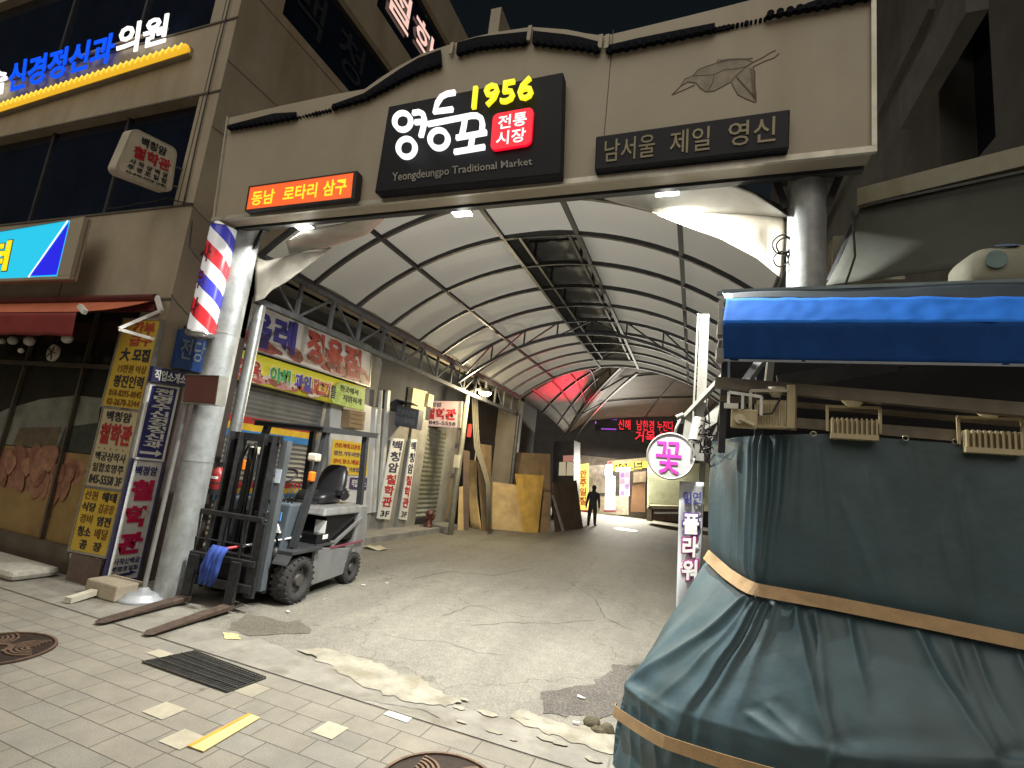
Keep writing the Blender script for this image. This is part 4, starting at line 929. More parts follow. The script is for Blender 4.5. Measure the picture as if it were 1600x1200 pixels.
# ------------------------------------------------------------------ SHOPS ALONG THE LEFT SIDE OF THE LANE
WX = -6.2
bs = thing('butcher_shop', 'closed butcher shop with grey roller shutter behind the forklift', 'shop', (WX, 6.5, 0))
greywall = M('grey_shop_wall', (.20, .20, .195), .8, 0, .25, 3, .1, 40, dirt=.35)
mb = MB(); mb.box(WX - .3, WX, 4.75, 8.7, 2.5, 3.55); mb.box(WX - .3, WX - .02, 4.75, 8.7, 3.55, 3.95); mb.box(WX - .3, WX, 4.75, 4.85, 0, 2.5); mb.box(WX - .3, WX, 7.22, 8.7, 0, 2.5); mb.box(WX - .3, FX, 4.6, 4.75, 0, 3.95)
mb.box(WX - .3, WX + .5, 4.75, 13, 3.95, 4.05)
obj('wall', mb, greywall, bs)
def shutter(name, y0, y1, z0, z1, col, parent, step=.075):
    mb = MB(); n = int((z1 - z0) / step)
    for k in range(n):
        z = z0 + k * step; mb.add([(WX - .02, y0, z), (WX - .02, y1, z), (WX + .004, y1, z + step * .5), (WX + .004, y0, z + step * .5), (WX - .02, y1, z + step), (WX - .02, y0, z + step)], [(0, 1, 2, 3), (3, 2, 4, 5)])
    return obj(name, mb, col, parent)
sh = shutter('shutter', 4.85, 7.16, .12, 2.62, M('shutter_grey', (.27, .27, .265), .4, .5, .15, 3, dirt=.25), bs)
for y, s_ in ((4.86, 1), (7.19, 1)): pass
obj('shutter_rail', MB().box(WX - .02, WX + .05, 7.14, 7.22, .1, 2.6).box(WX - .02, WX + .05, 4.8, 4.86, .1, 2.6), M('rail_grey', (.3, .3, .3), .4, .6), sh)
zr = [P(375, y, 0, WX + .01).z for y in (649, 660, 671, 683)]
zl = [P(455, y, 0, WX + .01).z for y in (755, 763, 771, 780)]
sr, sy_, sb_ = M('stripe_red', (.40, .025, .02), .5), M('stripe_yellow', (.68, .42, .02), .5), M('stripe_blue', (.03, .20, .48), .5)
for zs in (zr, zl):
    for i, m_ in enumerate((sr, sy_, sb_)):
        mb = MB().box(WX - .01, WX + .012, 4.86, 7.14, zs[i + 1], zs[i]); obj('painted_stripe', mb, m_, sh)
dp = PP(0, WX + .03, (518, 612), (592, 640), (588, 800), (513, 812))
obj('white_door', dp.slab(MB(), .05), M('white_panel', (.60, .61, .62), .4, 0, .08, 2, dirt=.2), bs)
obj('downpipe', MB().cyl(P(595, 610, 0, WX + .1), P(584, 800, 0, WX + .1), .04).bar(P(606, 610, 0, WX + .02), P(592, 812, 0, WX + .02), .08, .1), M('white_pipe', (.55, .56, .55), .5, 0, .15, 6, dirt=.3), bs)
obj('doorstep', MB().box(WX, -5.62, 7.3, 12.4, 0, .11).box(WX, -5.9, 4.8, 7.3, 0, .08), concrete, bs)
cr8 = MB(); pn = PP(0, WX + .2, (546, 640), (571, 644), (568, 672), (544, 668)); pn.slab(cr8, .18)
for k in range(4): pn.slab(cr8, .02, .02, .05 + .25 * k, .98, .22 + .25 * k, .012)
tag(obj('wooden_crate', cr8, wood3, loc=(WX + .2, 8, 2.6)), 'small wooden crate box fixed high on the wall below the yellow banner', 'crate')
# banners
bw = M('banner_white', (.60, .57, .57), .5, 0, .1, 2, dirt=.1)
def meat(pn, mb, n, u0, u1, v0, v1, seed, mats_n=3):
    rr = random.Random(seed)
    for i in range(n):
        u, v = rr.uniform(u0, u1), rr.uniform(v0, v1); a = rr.uniform(-.5, .5); l, wd = rr.uniform(.03, .07), rr.uniform(.06, .13); c = []
        for k in range(12):
            t = 2 * math.pi * k / 12; x_, y_ = math.cos(t) * l, math.sin(t) * wd * (1 + .3 * math.sin(3 * t + i)); c.append((max(.002, min(.998, u + x_)), max(.01, min(.99, v + y_ + a * x_))))
        mb.cur = i % mats_n; pn.poly(mb, c, .0012 + .00025 * i, .0003)
meatm = [M('print_meat_red', (.34, .07, .06), .5, 0, .35, 14), M('print_meat_pink', (.48, .22, .20), .5, 0, .3, 14), M('print_meat_dark', (.24, .06, .05), .5, 0, .35, 14), M('print_fat', (.55, .42, .36), .5, 0, .2, 14)]
pn = PP(0, WX + .16, (372, 455), (580, 543), (577, 603), (366, 536))
t = thing('shop_banner', 'large printed butcher banner with blue and red Korean letters over the shutter', 'banner', pn.pt(.5, 1))
obj('vinyl_sheet', pn.slab(MB(), .04), bw, t)
mb = MB(); meat(pn, mb, 40, .03, .97, .68, .95, 5, 4); obj('printed_meat', mb, meatm, t)
tp = [Panel(*[P(*p, 0, WX + .165) for p in c]) for c in (((394, 481), (428, 494), (420, 548), (386, 537)), ((432, 492), (466, 506), (459, 556), (425, 545)), ((482, 510), (508, 525), (504, 574), (477, 561)), ((512, 524), (538, 538), (533, 585), (507, 572)), ((539, 536), (565, 548), (562, 593), (536, 582)))]
mb = MB()
for ch, q in zip('올레', tp[:2]): q.text(mb, ch, 0, 0, 1, 1, .045, .004)
obj('blue_lettering', mb, M('banner_blue', (.035, .03, .26), .5), t)
mb = MB()
for ch, q in zip('정육점', tp[2:]): q.text(mb, ch, 0, 0, 1, 1, .05, .006)
obj('red_lettering', mb, M('banner_red', (.40, .05, .04), .5), t)
mb = MB()
for ch, q in zip('정육점', tp[2:]): q.text(mb, ch, -.03, -.025, 1.03, 1.025, .066, .001, .003)
obj('letter_outline', mb, M('banner_pale_outline', (.58, .48, .42), .5), t)
fr = MB(); pn.slab(fr, .05, -.005, -.04, 1.005, 0, .008); pn.slab(fr, .05, 1, 0, 1.008, 1, .008); pn.slab(fr, .05, -.005, 1, 1.005, 1.03, .008); obj('frame', fr, alum, t)
pn = PP(0, WX + .20, (362, 541), (571, 606), (568, 643), (356, 589))
t = thing('shop_banner', 'long yellow and green printed banner hung below the butcher banner', 'banner', pn.pt(.5, 1))
obj('vinyl_sheet', MB().grid(lambda u, v: pn.pt(u, v, .02 * math.sin(u * 9) * (v - .2)), 24, 4), M('banner_yellow', (.66, .60, .05), .5, 0, .08, 3), t, solid=.004)
mb = MB(); meat(pn, mb, 26, .03, .6, .72, .9, 9, 4)
for v in mb.v: v += pn.n * .02
obj('printed_meat', mb, meatm, t)
mb = MB(); 
for v0 in (0,): pn.poly(mb, [(.70, .98), (.66, .6), (.74, .1), (.99, .05), (.99, .98)], .022)
obj('green_print', mb, M('print_green', (.34, .48, .08), .5, 0, .35, 8), t)
def bt2(s_, u0, u1, mat, name, v0=.24, v1=.82, b_=.04): 
    mb = MB(); pn.text(mb, s_, u0, v0, u1, v1, b_, .026); obj(name, mb, mat, t)
def bto(s_, u0, u1, v0=.22, v1=.84):
    mb = MB(); pn.text(mb, s_, u0, v0, u1, v1, .065, .0225, .002); obj('letter_outline', mb, whiteink, t)
for s_, u0, u1, m_ in (('정육', .03, .17, M('letter_red', (.45, .04, .03), .5)), ('야채', .225, .36, M('letter_green', (.03, .28, .07), .5)), ('과일', .39, .51, M('letter_blue', (.05, .03, .30), .5)), ('닭고기', .53, .665, M('letter_red', (.45, .04, .03), .5))):
    bt2(s_, u0, u1, m_, 'lettering'); bto(s_, u0 - .006, u1 + .006)
bt2('를', .672, .715, ink, 'lettering', .3, .8, .02)
mb = MB(); pn.text(mb, '한곳에서', .75, .18, .92, .42, .015, .026); pn.text(mb, '저렴하게', .78, .52, .96, .78, .015, .026)
for u in (.2, .375, .518): pn.poly(mb, [(u, .78), (u + .012, .78), (u + .012, .86), (u, .86)], .026)
obj('black_lettering', mb, ink, t)
# yellow job notice on the door
pn = PP(0, WX + .045, (521, 686), (576, 694), (574, 743), (514, 741))
t = sign_panel('door_notice', 'yellow job notice with four lines on the white door behind the forklift seat', 'notice', pn, M('notice_yellow', (.70, .48, .03), .5, 0, .08), .01)
mb = MB()
for i, s_ in enumerate(('선원.해태.김공장.농장', '염전.가두리양식장', '경비.청소.배달.인력', '식당.모텔.가정집.공장')):
    mb.cur = i % 2; pn.text(mb, s_, .05, .08 + .23 * i, .96, .22 + .23 * i, .012)
obj('lettering', mb, [redink, navyink], t)
pn = PP(0, WX + .045, (548, 746), (574, 747), (572, 766), (546, 764))
t = sign_panel('door_notice', 'small purple notice with white letters under the yellow job notice', 'notice', pn, M('notice_purple', (.07, .035, .12), .5), .01)
mb = MB(); pn.text(mb, '직업소개소', .08, .15, .92, .8, .012); obj('lettering', mb, whiteink, t)

# second shop with philosophy signs
s2 = thing('narrow_shop', 'narrow grey shopfront with a ribbed shutter between two concrete piers', 'shop', (WX, 10.5, 0))
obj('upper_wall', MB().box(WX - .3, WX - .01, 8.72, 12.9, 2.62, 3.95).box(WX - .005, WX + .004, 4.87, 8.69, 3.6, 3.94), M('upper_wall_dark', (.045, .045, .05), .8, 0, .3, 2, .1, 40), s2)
mb = MB()
def yat(px, py=740): return P(px, py, 0, WX).y
ys = [yat(x) for x in (596, 612, 630, 645, 660, 690, 702, 722)]
mb.box(WX - .3, WX, 8.7, ys[2], 0, 2.6); mb.box(WX - .3, WX + .06, ys[2], ys[4] - .15, 0, 2.6); mb.box(WX - .3, WX + .06, ys[5], ys[6], 0, 2.6); mb.box(WX - .3, WX - .05, ys[6], 12.9, 0, 2.6)
obj('wall', mb, concrete, s2)
shutter('shutter', ys[4] - .15, ys[5], .25, 2.5, M('shutter_green_grey', (.24, .25, .20), .45, .3, .2, 4, dirt=.35), s2, .11)
dm = MB().box(WX - .05, WX - .02, ys[6] + .02, 12.75, .15, 1.25); obj('door', dm, M('door_ochre', (.30, .22, .09), .6, 0, .2, 3), s2)
dm = MB().box(WX - .05, WX - .02, ys[6] + .1, 12.6, 1.4, 2.1); dd = obj('door_window', dm, M('door_pane_lit', (.40, .36, .22), .3), s2)
obj('frame', MB().box(WX - .05, WX + .01, ys[6], 12.75, 1.28, 1.38).box(WX - .05, WX + .01, ys[6], 12.75, 2.12, 2.2).box(WX - .05, WX + .01, ys[6], ys[6] + .06, .15, 2.2), darksteel, dd)
for c, lb_ in (((613, 684), (632, 686), (609, 812), (590, 810)), 'tall white strip sign with black and red letters left of the ribbed shutter'), (((643, 686), (652, 687), (636, 813), (624, 811)), 'narrow white strip sign against the ribbed shutter, right of its twin'):
    pn = PP(0, WX + .10, *c); t = sign_panel('strip_sign', lb_, 'sign', pn, wface, .03, None, 'white strip signs of the narrow shop')
    mb = MB(); pn.stack(mb, '백청암', .1, .02, .9, .44, .03); obj('navy_lettering', mb, M('ink_navy_black', (.02, .02, .06), .5), t)
    mb = MB(); pn.stack(mb, '철학관', .1, .45, .9, .86, .03); obj('red_lettering', mb, redink, t)
    mb = MB(); pn.text(mb, '3F', .15, .90, .85, .97, .02); obj('black_lettering', mb, ink, t)
bx = P(636, 648, 1, 9.6)
pn = PP(1, 9.5, (618, 632), (655, 640), (651, 671), (612, 663))
t = thing('unlit_sign', 'dark unlit box sign tilted above the left strip sign', 'sign', pn.pt(0, 1))
obj('sign_box', pn.slab(MB(), .22), M('unlit_sign_grey', (.07, .075, .095), .5, 0, .25, 6), t, bev=.01)
mb = MB(); pn.text(mb, '전명수신경', .12, .14, .88, .42, .01); pn.text(mb, '정신과의원', .12, .54, .88, .82, .01); obj('lettering', mb, M('dim_letter', (.17, .18, .21), .5), t)
obj('top_hood', MB().bar(P(598, 620, 1, 9.5), P(650, 633, 1, 9.7), .35, .03), black, t)
pn = PP(1, 11.0, (664, 626), (718, 627), (715, 668), (660, 664))
t = thing('projecting_sign', 'pinkish white box sign with red Korean letters and phone number by the lamp post', 'sign', pn.pt(0, 1))
obj('sign_box', pn.slab(MB(), .2), [E('lit_pale_pink', (.62, .42, .36), .6)], t, bev=.01)
mb = MB(); pn.text(mb, '백청암', .06, .06, .5, .25, .02); pn.text(mb, '/ 845-5558', .06, .80, .94, .95, .02); obj('black_lettering', mb, ink, t)
mb = MB(); pn.text(mb, '철학관', .04, .30, .94, .74, .045); obj('red_lettering', mb, redink, t)
obj('bracket', MB().bar(pn.pt(0, .3, -.1), V(WX, 11.1, pn.pt(0, .3).z), .03, .03), darksteel, t)
fr = MB(); pn.slab(fr, .21, 1, 0, 1.07, 1.0, .006); obj('side_frame', fr, alum, t)
mbx = MB(); pm = PP(0, WX + .12, (646, 606), (668, 612), (664, 655), (641, 648)); pm.slab(mbx, .14); mbx.box(WX, WX + .2, pm.pt(1, 0).y - .05, pm.pt(1, 0).y + .2, 2.9, 3.2)
tag(obj('meter_box', mbx, M('meter_box_cream', (.45, .40, .26), .5, 0, .15), loc=pm.pt(0, 1)), 'cream meter boxes on the wall above the ribbed shutter', 'meter box')
hy = P(686, 825, 0, -6.0)
t = thing('fire_hydrant', 'small dull red fire hydrant beside the foot of the lamp post', 'hydrant', (-5.85, 11.0, .11))
obj('body', MB().lathe((-5.85, 11.0, .11), [(0, .0), (.11, 0), (.11, .03), (.08, .04), (.08, .27), (.1, .28), (.1, .31), (.07, .36), (.03, .39), (0, .40)], 20), M('hydrant_red', (.10, .028, .024), .5, .1, .2, 8, dirt=.3), t)
obj('nozzle', MB().cyl((-5.85, 10.84, .33), (-5.85, 11.0, .33), .04).cyl((-5.73, 11.0, .33), (-5.85, 11, .33), .045), M('hydrant_red', (.1, .028, .024)), t)
# lamp post
t = thing('lamp_post', 'leaning grey lamp post with a lit yellow lamp on the left of the lane', 'lamp post', (-5.3, 11.1, 0))
obj('pole', MB().tube([(-5.3, 11.1, 0), (-5.3, 11.1, 1.5), (-5.3, 11.1, 3.3), (-5.22, 11.08, 3.42), (-5.0, 11.02, 3.47), (-4.72, 10.95, 3.46)], [.07, .065, .055, .04, .03, .03], 12), M('pole_grey_yellow', (.34, .33, .26), .5, .4, .2, 6, dirt=.3), t)
lp = P(758, 612, 0, -4.72)
obj('lamp_head', MB().lathe(lp + V(0, 0, -.02), [(.0, .1), (.06, .09), (.15, .03), (.16, .0)], 24), M('lamp_hood', (.3, .28, .2), .4, .3), t)
obj('lamp_glass', MB().ball(lp + V(0, 0, -.03), .15, .15, .07), E('lit_lamp_yellow', (1, .88, .48), 16), t)
light('lamp_light', 'POINT', lp + V(0, 0, -.2), 115, (1, .84, .52), t, .1)
obj('junction_box', MB().box(-5.38, -5.26, 10.95, 11.08, 1.55, 1.85), offwhite, t)
pp_ = thing('conduit_pipe', 'bundle of pale conduit pipes bending down beside the lamp post', 'pipe', (-5.35, 12.1, 0)); mb = MB()
for k in range(4): mb.tube([P(738 + k * 2.4, 622, 1, 12 + k * .06), P(740 + k * 2.4, 670, 1, 12 + k * .06), P(742 + k * 2.4, 700, 1, 12 + k * .06), P(752 + k * 2, 728, 1, 12.05 + k * .06), P(760 + k * 1.6, 755, 1, 12.1 + k * .06), P(762 + k * 1.6, 820, 1, 12.1 + k * .06)], .02, 8)
obj('pipe_run', mb, M('conduit_cream', (.20, .18, .13), .5, 0, .15), pp_)

# timber boards leaning along the left side
def board(c, label, mat, lean=.3, th=.025, wave=.0):
    bl0, br0 = P(*c[3], 2, 0), P(*c[2], 2, 0)
    n = (br0 - bl0); n.z = 0; n = V(-n.y, n.x, 0).normalized()
    if n.y < 0: n = -n
    def top(px, b0):
        r = ray(px[0], px[1]); k = n.dot(b0 + n * lean - V(0, 0, CAM_Z)) / n.dot(r); return V(0, 0, CAM_Z) + r * k
    pn = Panel(top(c[0], bl0), top(c[1], br0), br0, bl0)
    mb = MB()
    if wave: mb.grid(lambda u, v: pn.pt(u, v, wave * math.sin(math.pi * v)), 6, 10); o = obj('leaning_board', mb, mat, solid=th, loc=pn.pt(.5, 1))
    else: pn.slab(mb, th); o = obj('leaning_board', mb, mat, loc=pn.pt(.5, 1), bev=.004)
    return tag(o, label, 'board', 'boards leaning along the left side of the lane')
z3 = lambda x, y: (600 + x / 3.871, 540 + y / 3.871)
B = lambda *a: [z3(*p) for p in a]
board(B((785, 645), (1005, 655), (1008, 1120), (775, 1110)), 'large dull brown plywood board standing behind the golden board', wood3, .45)
board(B((480, 630), (520, 640), (512, 1118), (478, 1116)), 'narrow dark brown board right beside the lamp post', wood4, .25)
board(B((455, 855), (478, 850), (482, 1118), (445, 1116)), 'short pale batten leaning at the foot of the lamp post', wood2, .15)
board(B((520, 690), (560, 700), (592, 1118), (522, 1102)), 'pale warped board leaning between two dark ones by the lamp post', wood2, .25, .02, .08)
board(B((560, 590), (652, 605), (642, 1120), (598, 1122)), 'tall brown board leaning right of the pale warped board', wood3, .25)
board(B((650, 620), (696, 640), (688, 900), (652, 900)), 'grey offcut board behind the wide plywood sheet', M('grey_board', (.26, .25, .20), .7), .1)
board(B((637, 820), (822, 845), (850, 1128), (640, 1108)), 'wide pale plywood sheet leaning left of the golden board', wood2, .28)
board(B((795, 775), (967, 786), (932, 1132), (846, 1130)), 'golden plywood board with rounded corners in front of the others', wood1, .28, .03)
board(B((968, 885), (1010, 890), (1006, 1132), (942, 1130)), 'short brown board just right of the golden board', wood3, .2)
board(B((1022, 830), (1165, 815), (1205, 1105), (1035, 1128)), 'dark brown board at the right end of the leaning boards', wood4, .35)
board(B((1016, 905), (1028, 905), (1095, 1122), (1080, 1124)), 'thin pale slat leaning on the dark board', M('pale_slat', (.40, .36, .33), .6), .2, .02)
tag(obj('metal_rod', MB().cyl(P(738, 752, 1, 14), P(748, 672, 1, 14.2), .03), M('rod', (.5, .48, .42), .4, .5), loc=P(738, 752, 1, 14)), 'thin pale metal rod standing behind the wide plywood sheet', 'rod')
# dark buildings beyond
dk = thing('dark_building', 'dark brick building behind the leaning boards', 'building', (-6.3, 16, 0))
mb = MB().box(-6.6, WX - .1, 12.9, 20, 0, 4.4); obj('wall', mb, M('dark_brick', (.055, .045, .038), .85, 0, .3, 8, .2, 30), dk)
obj('doorway', MB().box(WX - .1, WX - .08, 14.6, 17.2, 0, 2.5), M('dark_doorway', (.01, .012, .02), .4), dk)
lr = MB(); lr.lathe((-6.02, 13.0, 2.42), [(0, .0), (.06, .01), (.06, .36), (0, .38)], 14); 
tag(obj('red_lamp', lr, [E('lit_red_lamp', (1, .12, .07), .8)], loc=(-6.02, 13, 2.42)), 'small red tube lamp on the dark building above the boards', 'lamp')

# ------------------------------------------------------------------ FAR END OF THE LANE
FYD = 27.0
fb = thing('bar_building', 'dark building with a brightly lit stand bar at the far end of the lane', 'building', (-4, FYD, 0))
fa = lambda *c: PP(1, FYD, *c)
mb = MB().box(-14, 8, FYD + .25, FYD + .6, 2.9, 7); mb.box(-2.2, 8, FYD + .2, FYD + .6, 0, 2.9); mb.box(-14, -6.1, FYD + .2, FYD + .6, 0, 2.9); obj('wall', mb, M('dark_far_wall', (.035, .03, .03), .8, 0, .3, 3), fb)
obj('interior', MB().box(-6.1, -2.2, FYD + .55, FYD + .62, 0, 2.9), M('bar_interior', (.22, .19, .15), .7, 0, .4, 4), fb)
mb = MB(); pn = fa((944, 775), (982, 775), (982, 805), (944, 803)); pn.slab(mb, .2); pn = fa((888, 772), (944, 776), (944, 803), (896, 798)); pn.slab(mb, .2); obj('low_wall', mb, M('bar_stone', (.38, .33, .25), .8, 0, .35, 5), fb)
mb = MB(); fa((948, 720), (1012, 714), (1012, 720), (948, 727)).slab(mb, .2, off=-.24); obj('lit_soffit', mb, M('cream_soffit', (.55, .47, .3), .6), fb)
mb = MB(); fa((988, 758), (1008, 755), (1008, 800), (985, 800)).slab(mb, .05); obj('door', mb, M('bar_door_brown', (.16, .085, .04), .5, 0, .2), fb)
mb = MB(); fa((990, 738), (1009, 736), (1009, 753), (989, 754)).slab(mb, .05); obj('window', mb, M('bar_pane', (.34, .26, .18), .3, 0, .4, 6), fb)
mb = MB(); fa((915, 728), (945, 726), (945, 770), (915, 772)).slab(mb, .03); obj('window', mb, M('bar_pane2', (.28, .25, .22), .3, 0, .45, 4), fb)
mb = MB(); fa((968, 737), (984, 735), (984, 775), (968, 776)).slab(mb, .04); wp_ = obj('poster_window', mb, E('lit_poster', (.55, .45, .60), .6), fb)
mb = MB(); q = fa((968, 737), (984, 735), (984, 775), (968, 776))
for i in range(4):
    for j in range(2): mb.cur = (i + j) % 3; q.poly(mb, [(.1 + .45 * j, .07 + .24 * i), (.48 + .42 * j, .07 + .24 * i), (.48 + .42 * j, .24 + .24 * i), (.1 + .45 * j, .24 + .24 * i)])
obj('poster', mb, [M('poster_violet', (.25, .12, .35), .5), M('poster_pink', (.5, .25, .3), .5), M('poster_pale', (.5, .5, .55), .5)], wp_)
light('bar_light', 'AREA', P(968, 730, 1, FYD - .9), 300, (1, .94, .80), fb, 1.6, .4, (0, -.9, -1))
light('bar_inside_light', 'AREA', (-3.4, FYD - .9, 2.75), 44, (1, .92, .78), fb, 5, .3, (0, .6, -1))
mb = MB(); fa((962, 731), (985, 730), (985, 736), (962, 737)).slab(mb, .1, off=.1); obj('tube_lamp', mb, E('lit_tube', (1, .98, .9), 3), fb)
t = thing('bar_sign', 'glowing yellow Korean bar sign above the bar door at the lane end', 'sign', P(985, 735, 1, FYD))
q = fa((957, 722), (1016, 718), (1015, 735), (957, 737)); mb = MB(); q.text(mb, '길스텐드빠', 0, .05, 1, .95, .015, .12, .01); obj('lettering', mb, E('lit_bar_yellow', (1, .80, .02), 1.05), t)
mb = MB(); fa((951, 721), (957, 721), (957, 728), (951, 728)).slab(mb, .05, off=.1); obj('red_lamp', mb, E('lit_red', (1, .015, .03), 2.6), t)
t = thing('led_sign', 'red LED text display hung high at the far end of the lane', 'LED sign', P(1000, 665, 1, FYD - 1))
q = PP(1, FYD - 1, (930, 652), (1056, 656), (1056, 676), (930, 672)); mb = MB(); q.slab(mb, .2); obj('display_case', mb, M('led_black', (.006, .005, .006), .4), t)
ledr = E('lit_led_red', (1, .02, .04), 1.25); ledv = E('lit_led_violet', (.5, .10, .9), 1)
mb = MB(); q.text(mb, '신해', .30, .12, .45, .9, .005, .02, .005); q.text(mb, '남한경', .53, .12, .74, .92, .005, .02, .005); q.text(mb, '누진다', .78, .12, .97, .92, .005, .02, .005); obj('led_lettering', mb, ledr, t)
mb = MB()
for k in range(12): q.poly(mb, [(.02 + .022 * k, .06), (.034 + .022 * k, .06), (.034 + .022 * k, .16), (.02 + .022 * k, .16)], .01)
for k in range(9): q.poly(mb, [(.08 + .022 * k, .84), (.094 + .022 * k, .84), (.094 + .022 * k, .94), (.08 + .022 * k, .94)], .01)
q.poly(mb, [(.0, .05), (.012, .05), (.012, .5), (.0, .5)], .01); obj('border_lamps', mb, ledv, t)
light('added_red_spot', 'SPOT', (-3.7, 24.2, 3.7), 7500, (1, .012, .05), t, .3, direction=(-.45, -7.6, .85), spot=14, blend=1.0)  # added spot floating before the sign, throws red onto the left vault
t = thing('neon_sign', 'red glowing Korean letters just below the LED display', 'sign', P(1020, 685, 1, FYD - 1))
q = PP(1, FYD - 1, (993, 673), (1058, 674), (1056, 692), (992, 690)); mb = MB(); q.text(mb, '거목소금', 0, 0, 1, 1, .01, .0, .01); obj('lettering', mb, ledr, t)
obj('backing_board', q.slab(MB(), .08, -.02, -.02, 1.02, 1.05, -.06), M('led_black', (.006, .005, .006)), t)
for c, m_, lb_, tx_ in ((((904, 726), (919, 724), (918, 797), (902, 797)), E('lit_standing_yellow', (1, .72, .16), .95), 'glowing yellow standing sign at the left of the bar', '안주일절'), (((946, 745), (960, 744), (960, 797), (945, 797)), E('lit_standing_white', (.92, .95, 1), 1.1), 'bright white standing sign in front of the bar window', '')):
    q = PP(1, FYD - .8, *c); t = thing('standing_sign', lb_, 'sign', q.pt(.5, 1), 0, 'lit standing signs at the bar')
    obj('light_box', q.slab(MB(), .25), m_, t)
    if tx_: mb = MB(); q.stack(mb, tx_, .2, .12, .85, .9, .03); obj('lettering', mb, M('sign_orange_red', (.6, .1, .03), .5), t)
    else: mb = MB(); q.stack(mb, '노래', .3, .2, .7, .55, .0); obj('lettering', mb, M('faint_blue', (.3, .4, .6), .5), t); q2 = fa((950, 727), (960, 726), (960, 743), (949, 744)); mb = MB(); q2.slab(mb, .1, off=.8); obj('top_plate', mb, E('lit_blue_plate', (.45, .55, .9), .9), t)
    mb = MB(); q.slab(mb, .3, -.1, 1, 1.1, 1.05, .02); obj('foot', mb, M('foot_red', (.3, .03, .03), .5), t)
# window kiosk on the left before the bar
t = thing('kiosk', 'dim kiosk with two small lit panes and hanging signs left of the walking person', 'kiosk', (-4.9, 20.6, 0))
q = lambda *c: PP(1, 20.5, *c)
obj('cabinet', q((865, 690), (897, 688), (896, 800), (862, 812)).slab(MB(), 1.2), M('kiosk_dark', (.05, .045, .045), .6, 0, .3, 3), t)
mb = MB(); q((874, 722), (884, 722), (884, 743), (873, 743)).slab(mb, .02, off=.02); q((886, 722), (896, 722), (896, 743), (885, 743)).slab(mb, .02, off=.02); obj('pane', mb, E('lit_kiosk', (.42, .36, .24), .9), t)
mb = MB(); q((880, 712), (897, 711), (897, 721), (880, 722)).slab(mb, .02, off=.02); obj('pink_plate', mb, E('lit_pink_plate', (.4, .17, .13), .9), t)
# pallet table with sheet
t = thing('pallet_table', 'low covered table of pallets on the right of the lane near the bar', 'table', P(1035, 812, 2, 0))
q = PP(1, 23.5, (1014, 790), (1070, 791), (1070, 796), (1013, 795)); mb = MB(); q.slab(mb, 1.4); obj('table_top', mb, M('pale_table_top', (.42, .38, .25), .7, 0, .2, 4), t)
mb = MB(); PP(1, 23.5, (1020, 796), (1070, 797), (1070, 816), (1018, 812)).slab(mb, 1.2, off=-.08); obj('shaded_body', mb, wood4, t)
mb = MB(); PP(1, 23.5, (1012, 792), (1018, 793), (1018, 815), (1010, 813)).slab(mb, 1.3); obj('hanging_cloth', mb, M('cream_cloth', (.5, .46, .34), .7), t)
mb = MB(); PP(1, 23.5, (1022, 800), (1070, 800), (1070, 803), (1022, 803)).slab(mb, .05, off=.03); obj('slat', mb, white, t)
t = thing('shuttered_shop', 'pale green shuttered shop wall on the right beside the bar', 'shop', (-1.2, 24.9, 0))
obj('wall', PP(1, 26.6, (1012, 728), (1130, 722), (1130, 800), (1011, 795)).slab(MB(), .3), M('pale_green_wall', (.50, .52, .36), .7, 0, .15, 3), t)
mb = MB()
for k in range(22): PP(1, 26.6, (1013, 731 + 2.7 * k), (1130, 727 + 2.8 * k), (1130, 728 + 2.8 * k), (1013, 732 + 2.7 * k)).slab(mb, .02, off=.015)
obj('shutter_rib', mb, M('pale_green_rib', (.42, .44, .30), .7), t)
# second manhole far inside
tag(obj('floor_plate', MB().cyl(P(978, 828, 2, 0) + V(0, 0, .002), P(978, 828, 2, 0) + V(0, 0, .012), .42, n=32), M('steel_plate_wet', (.20, .19, .17), .4, .4), loc=P(978, 828, 2, 0)), 'flat steel cover in the lane beyond the walking person', 'manhole cover')

# ------------------------------------------------------------------ PERSON walking away
pf = P(925, 822, 2, 0)
per = thing('person', 'person in dark clothes and cap walking away toward the lit bar', 'person', (pf.x - .03, pf.y, 0))
def skin(name, verts, edges, mat, parent, sub=2):
    me = bpy.data.meshes.new(name); me.from_pydata([v[0] for v in verts], edges, []); o = bpy.data.objects.new(name, me); COL.objects.link(o); o.parent = parent; me.materials.append(mat)
    md = o.modifiers.new('skin', 'SKIN'); md.use_smooth_shade = True
    for i, v in enumerate(verts): me.skin_vertices[0].data[i].radius = v[1]; me.skin_vertices[0].data[i].use_root = (i == 0)
    s_ = o.modifiers.new('sub', 'SUBSURF'); s_.levels = sub; s_.render_levels = sub
    return o
k = .92
hv = [((0, 0, .80), (.13, .095)), ((0, 0, .95), (.125, .09)), ((0, .01, 1.12), (.15, .10)), ((0, .01, 1.24), (.13, .085)), ((0, .0, 1.32), (.055, .055)), ((0, -.0, 1.38), (.06, .065)), ((0, .01, 1.46), (.078, .09)), ((0, .01, 1.52), (.065, .075)),
      ((-.18, 0, 1.24), (.058, .058)), ((-.23, .02, 1.0), (.048, .048)), ((-.25, -.03, .80), (.035, .035)), ((-.25, -.05, .71), (.03, .038)),
      ((.18, 0, 1.24), (.058, .058)), ((.23, -.01, 1.0), (.048, .048)), ((.24, .05, .80), (.035, .035)), ((.24, .07, .71), (.03, .038)),
      ((-.09, 0, .72), (.085, .085)), ((-.10, -.04, .42), (.062, .065)), ((-.10, -.13, .10), (.045, .048)), ((-.11, -.05, .03), (.042, .03)),
      ((.09, 0, .72), (.085, .085)), ((.10, .07, .42), (.062, .065)), ((.11, .10, .10), (.045, .048)), ((.12, .20, .03), (.042, .03))]
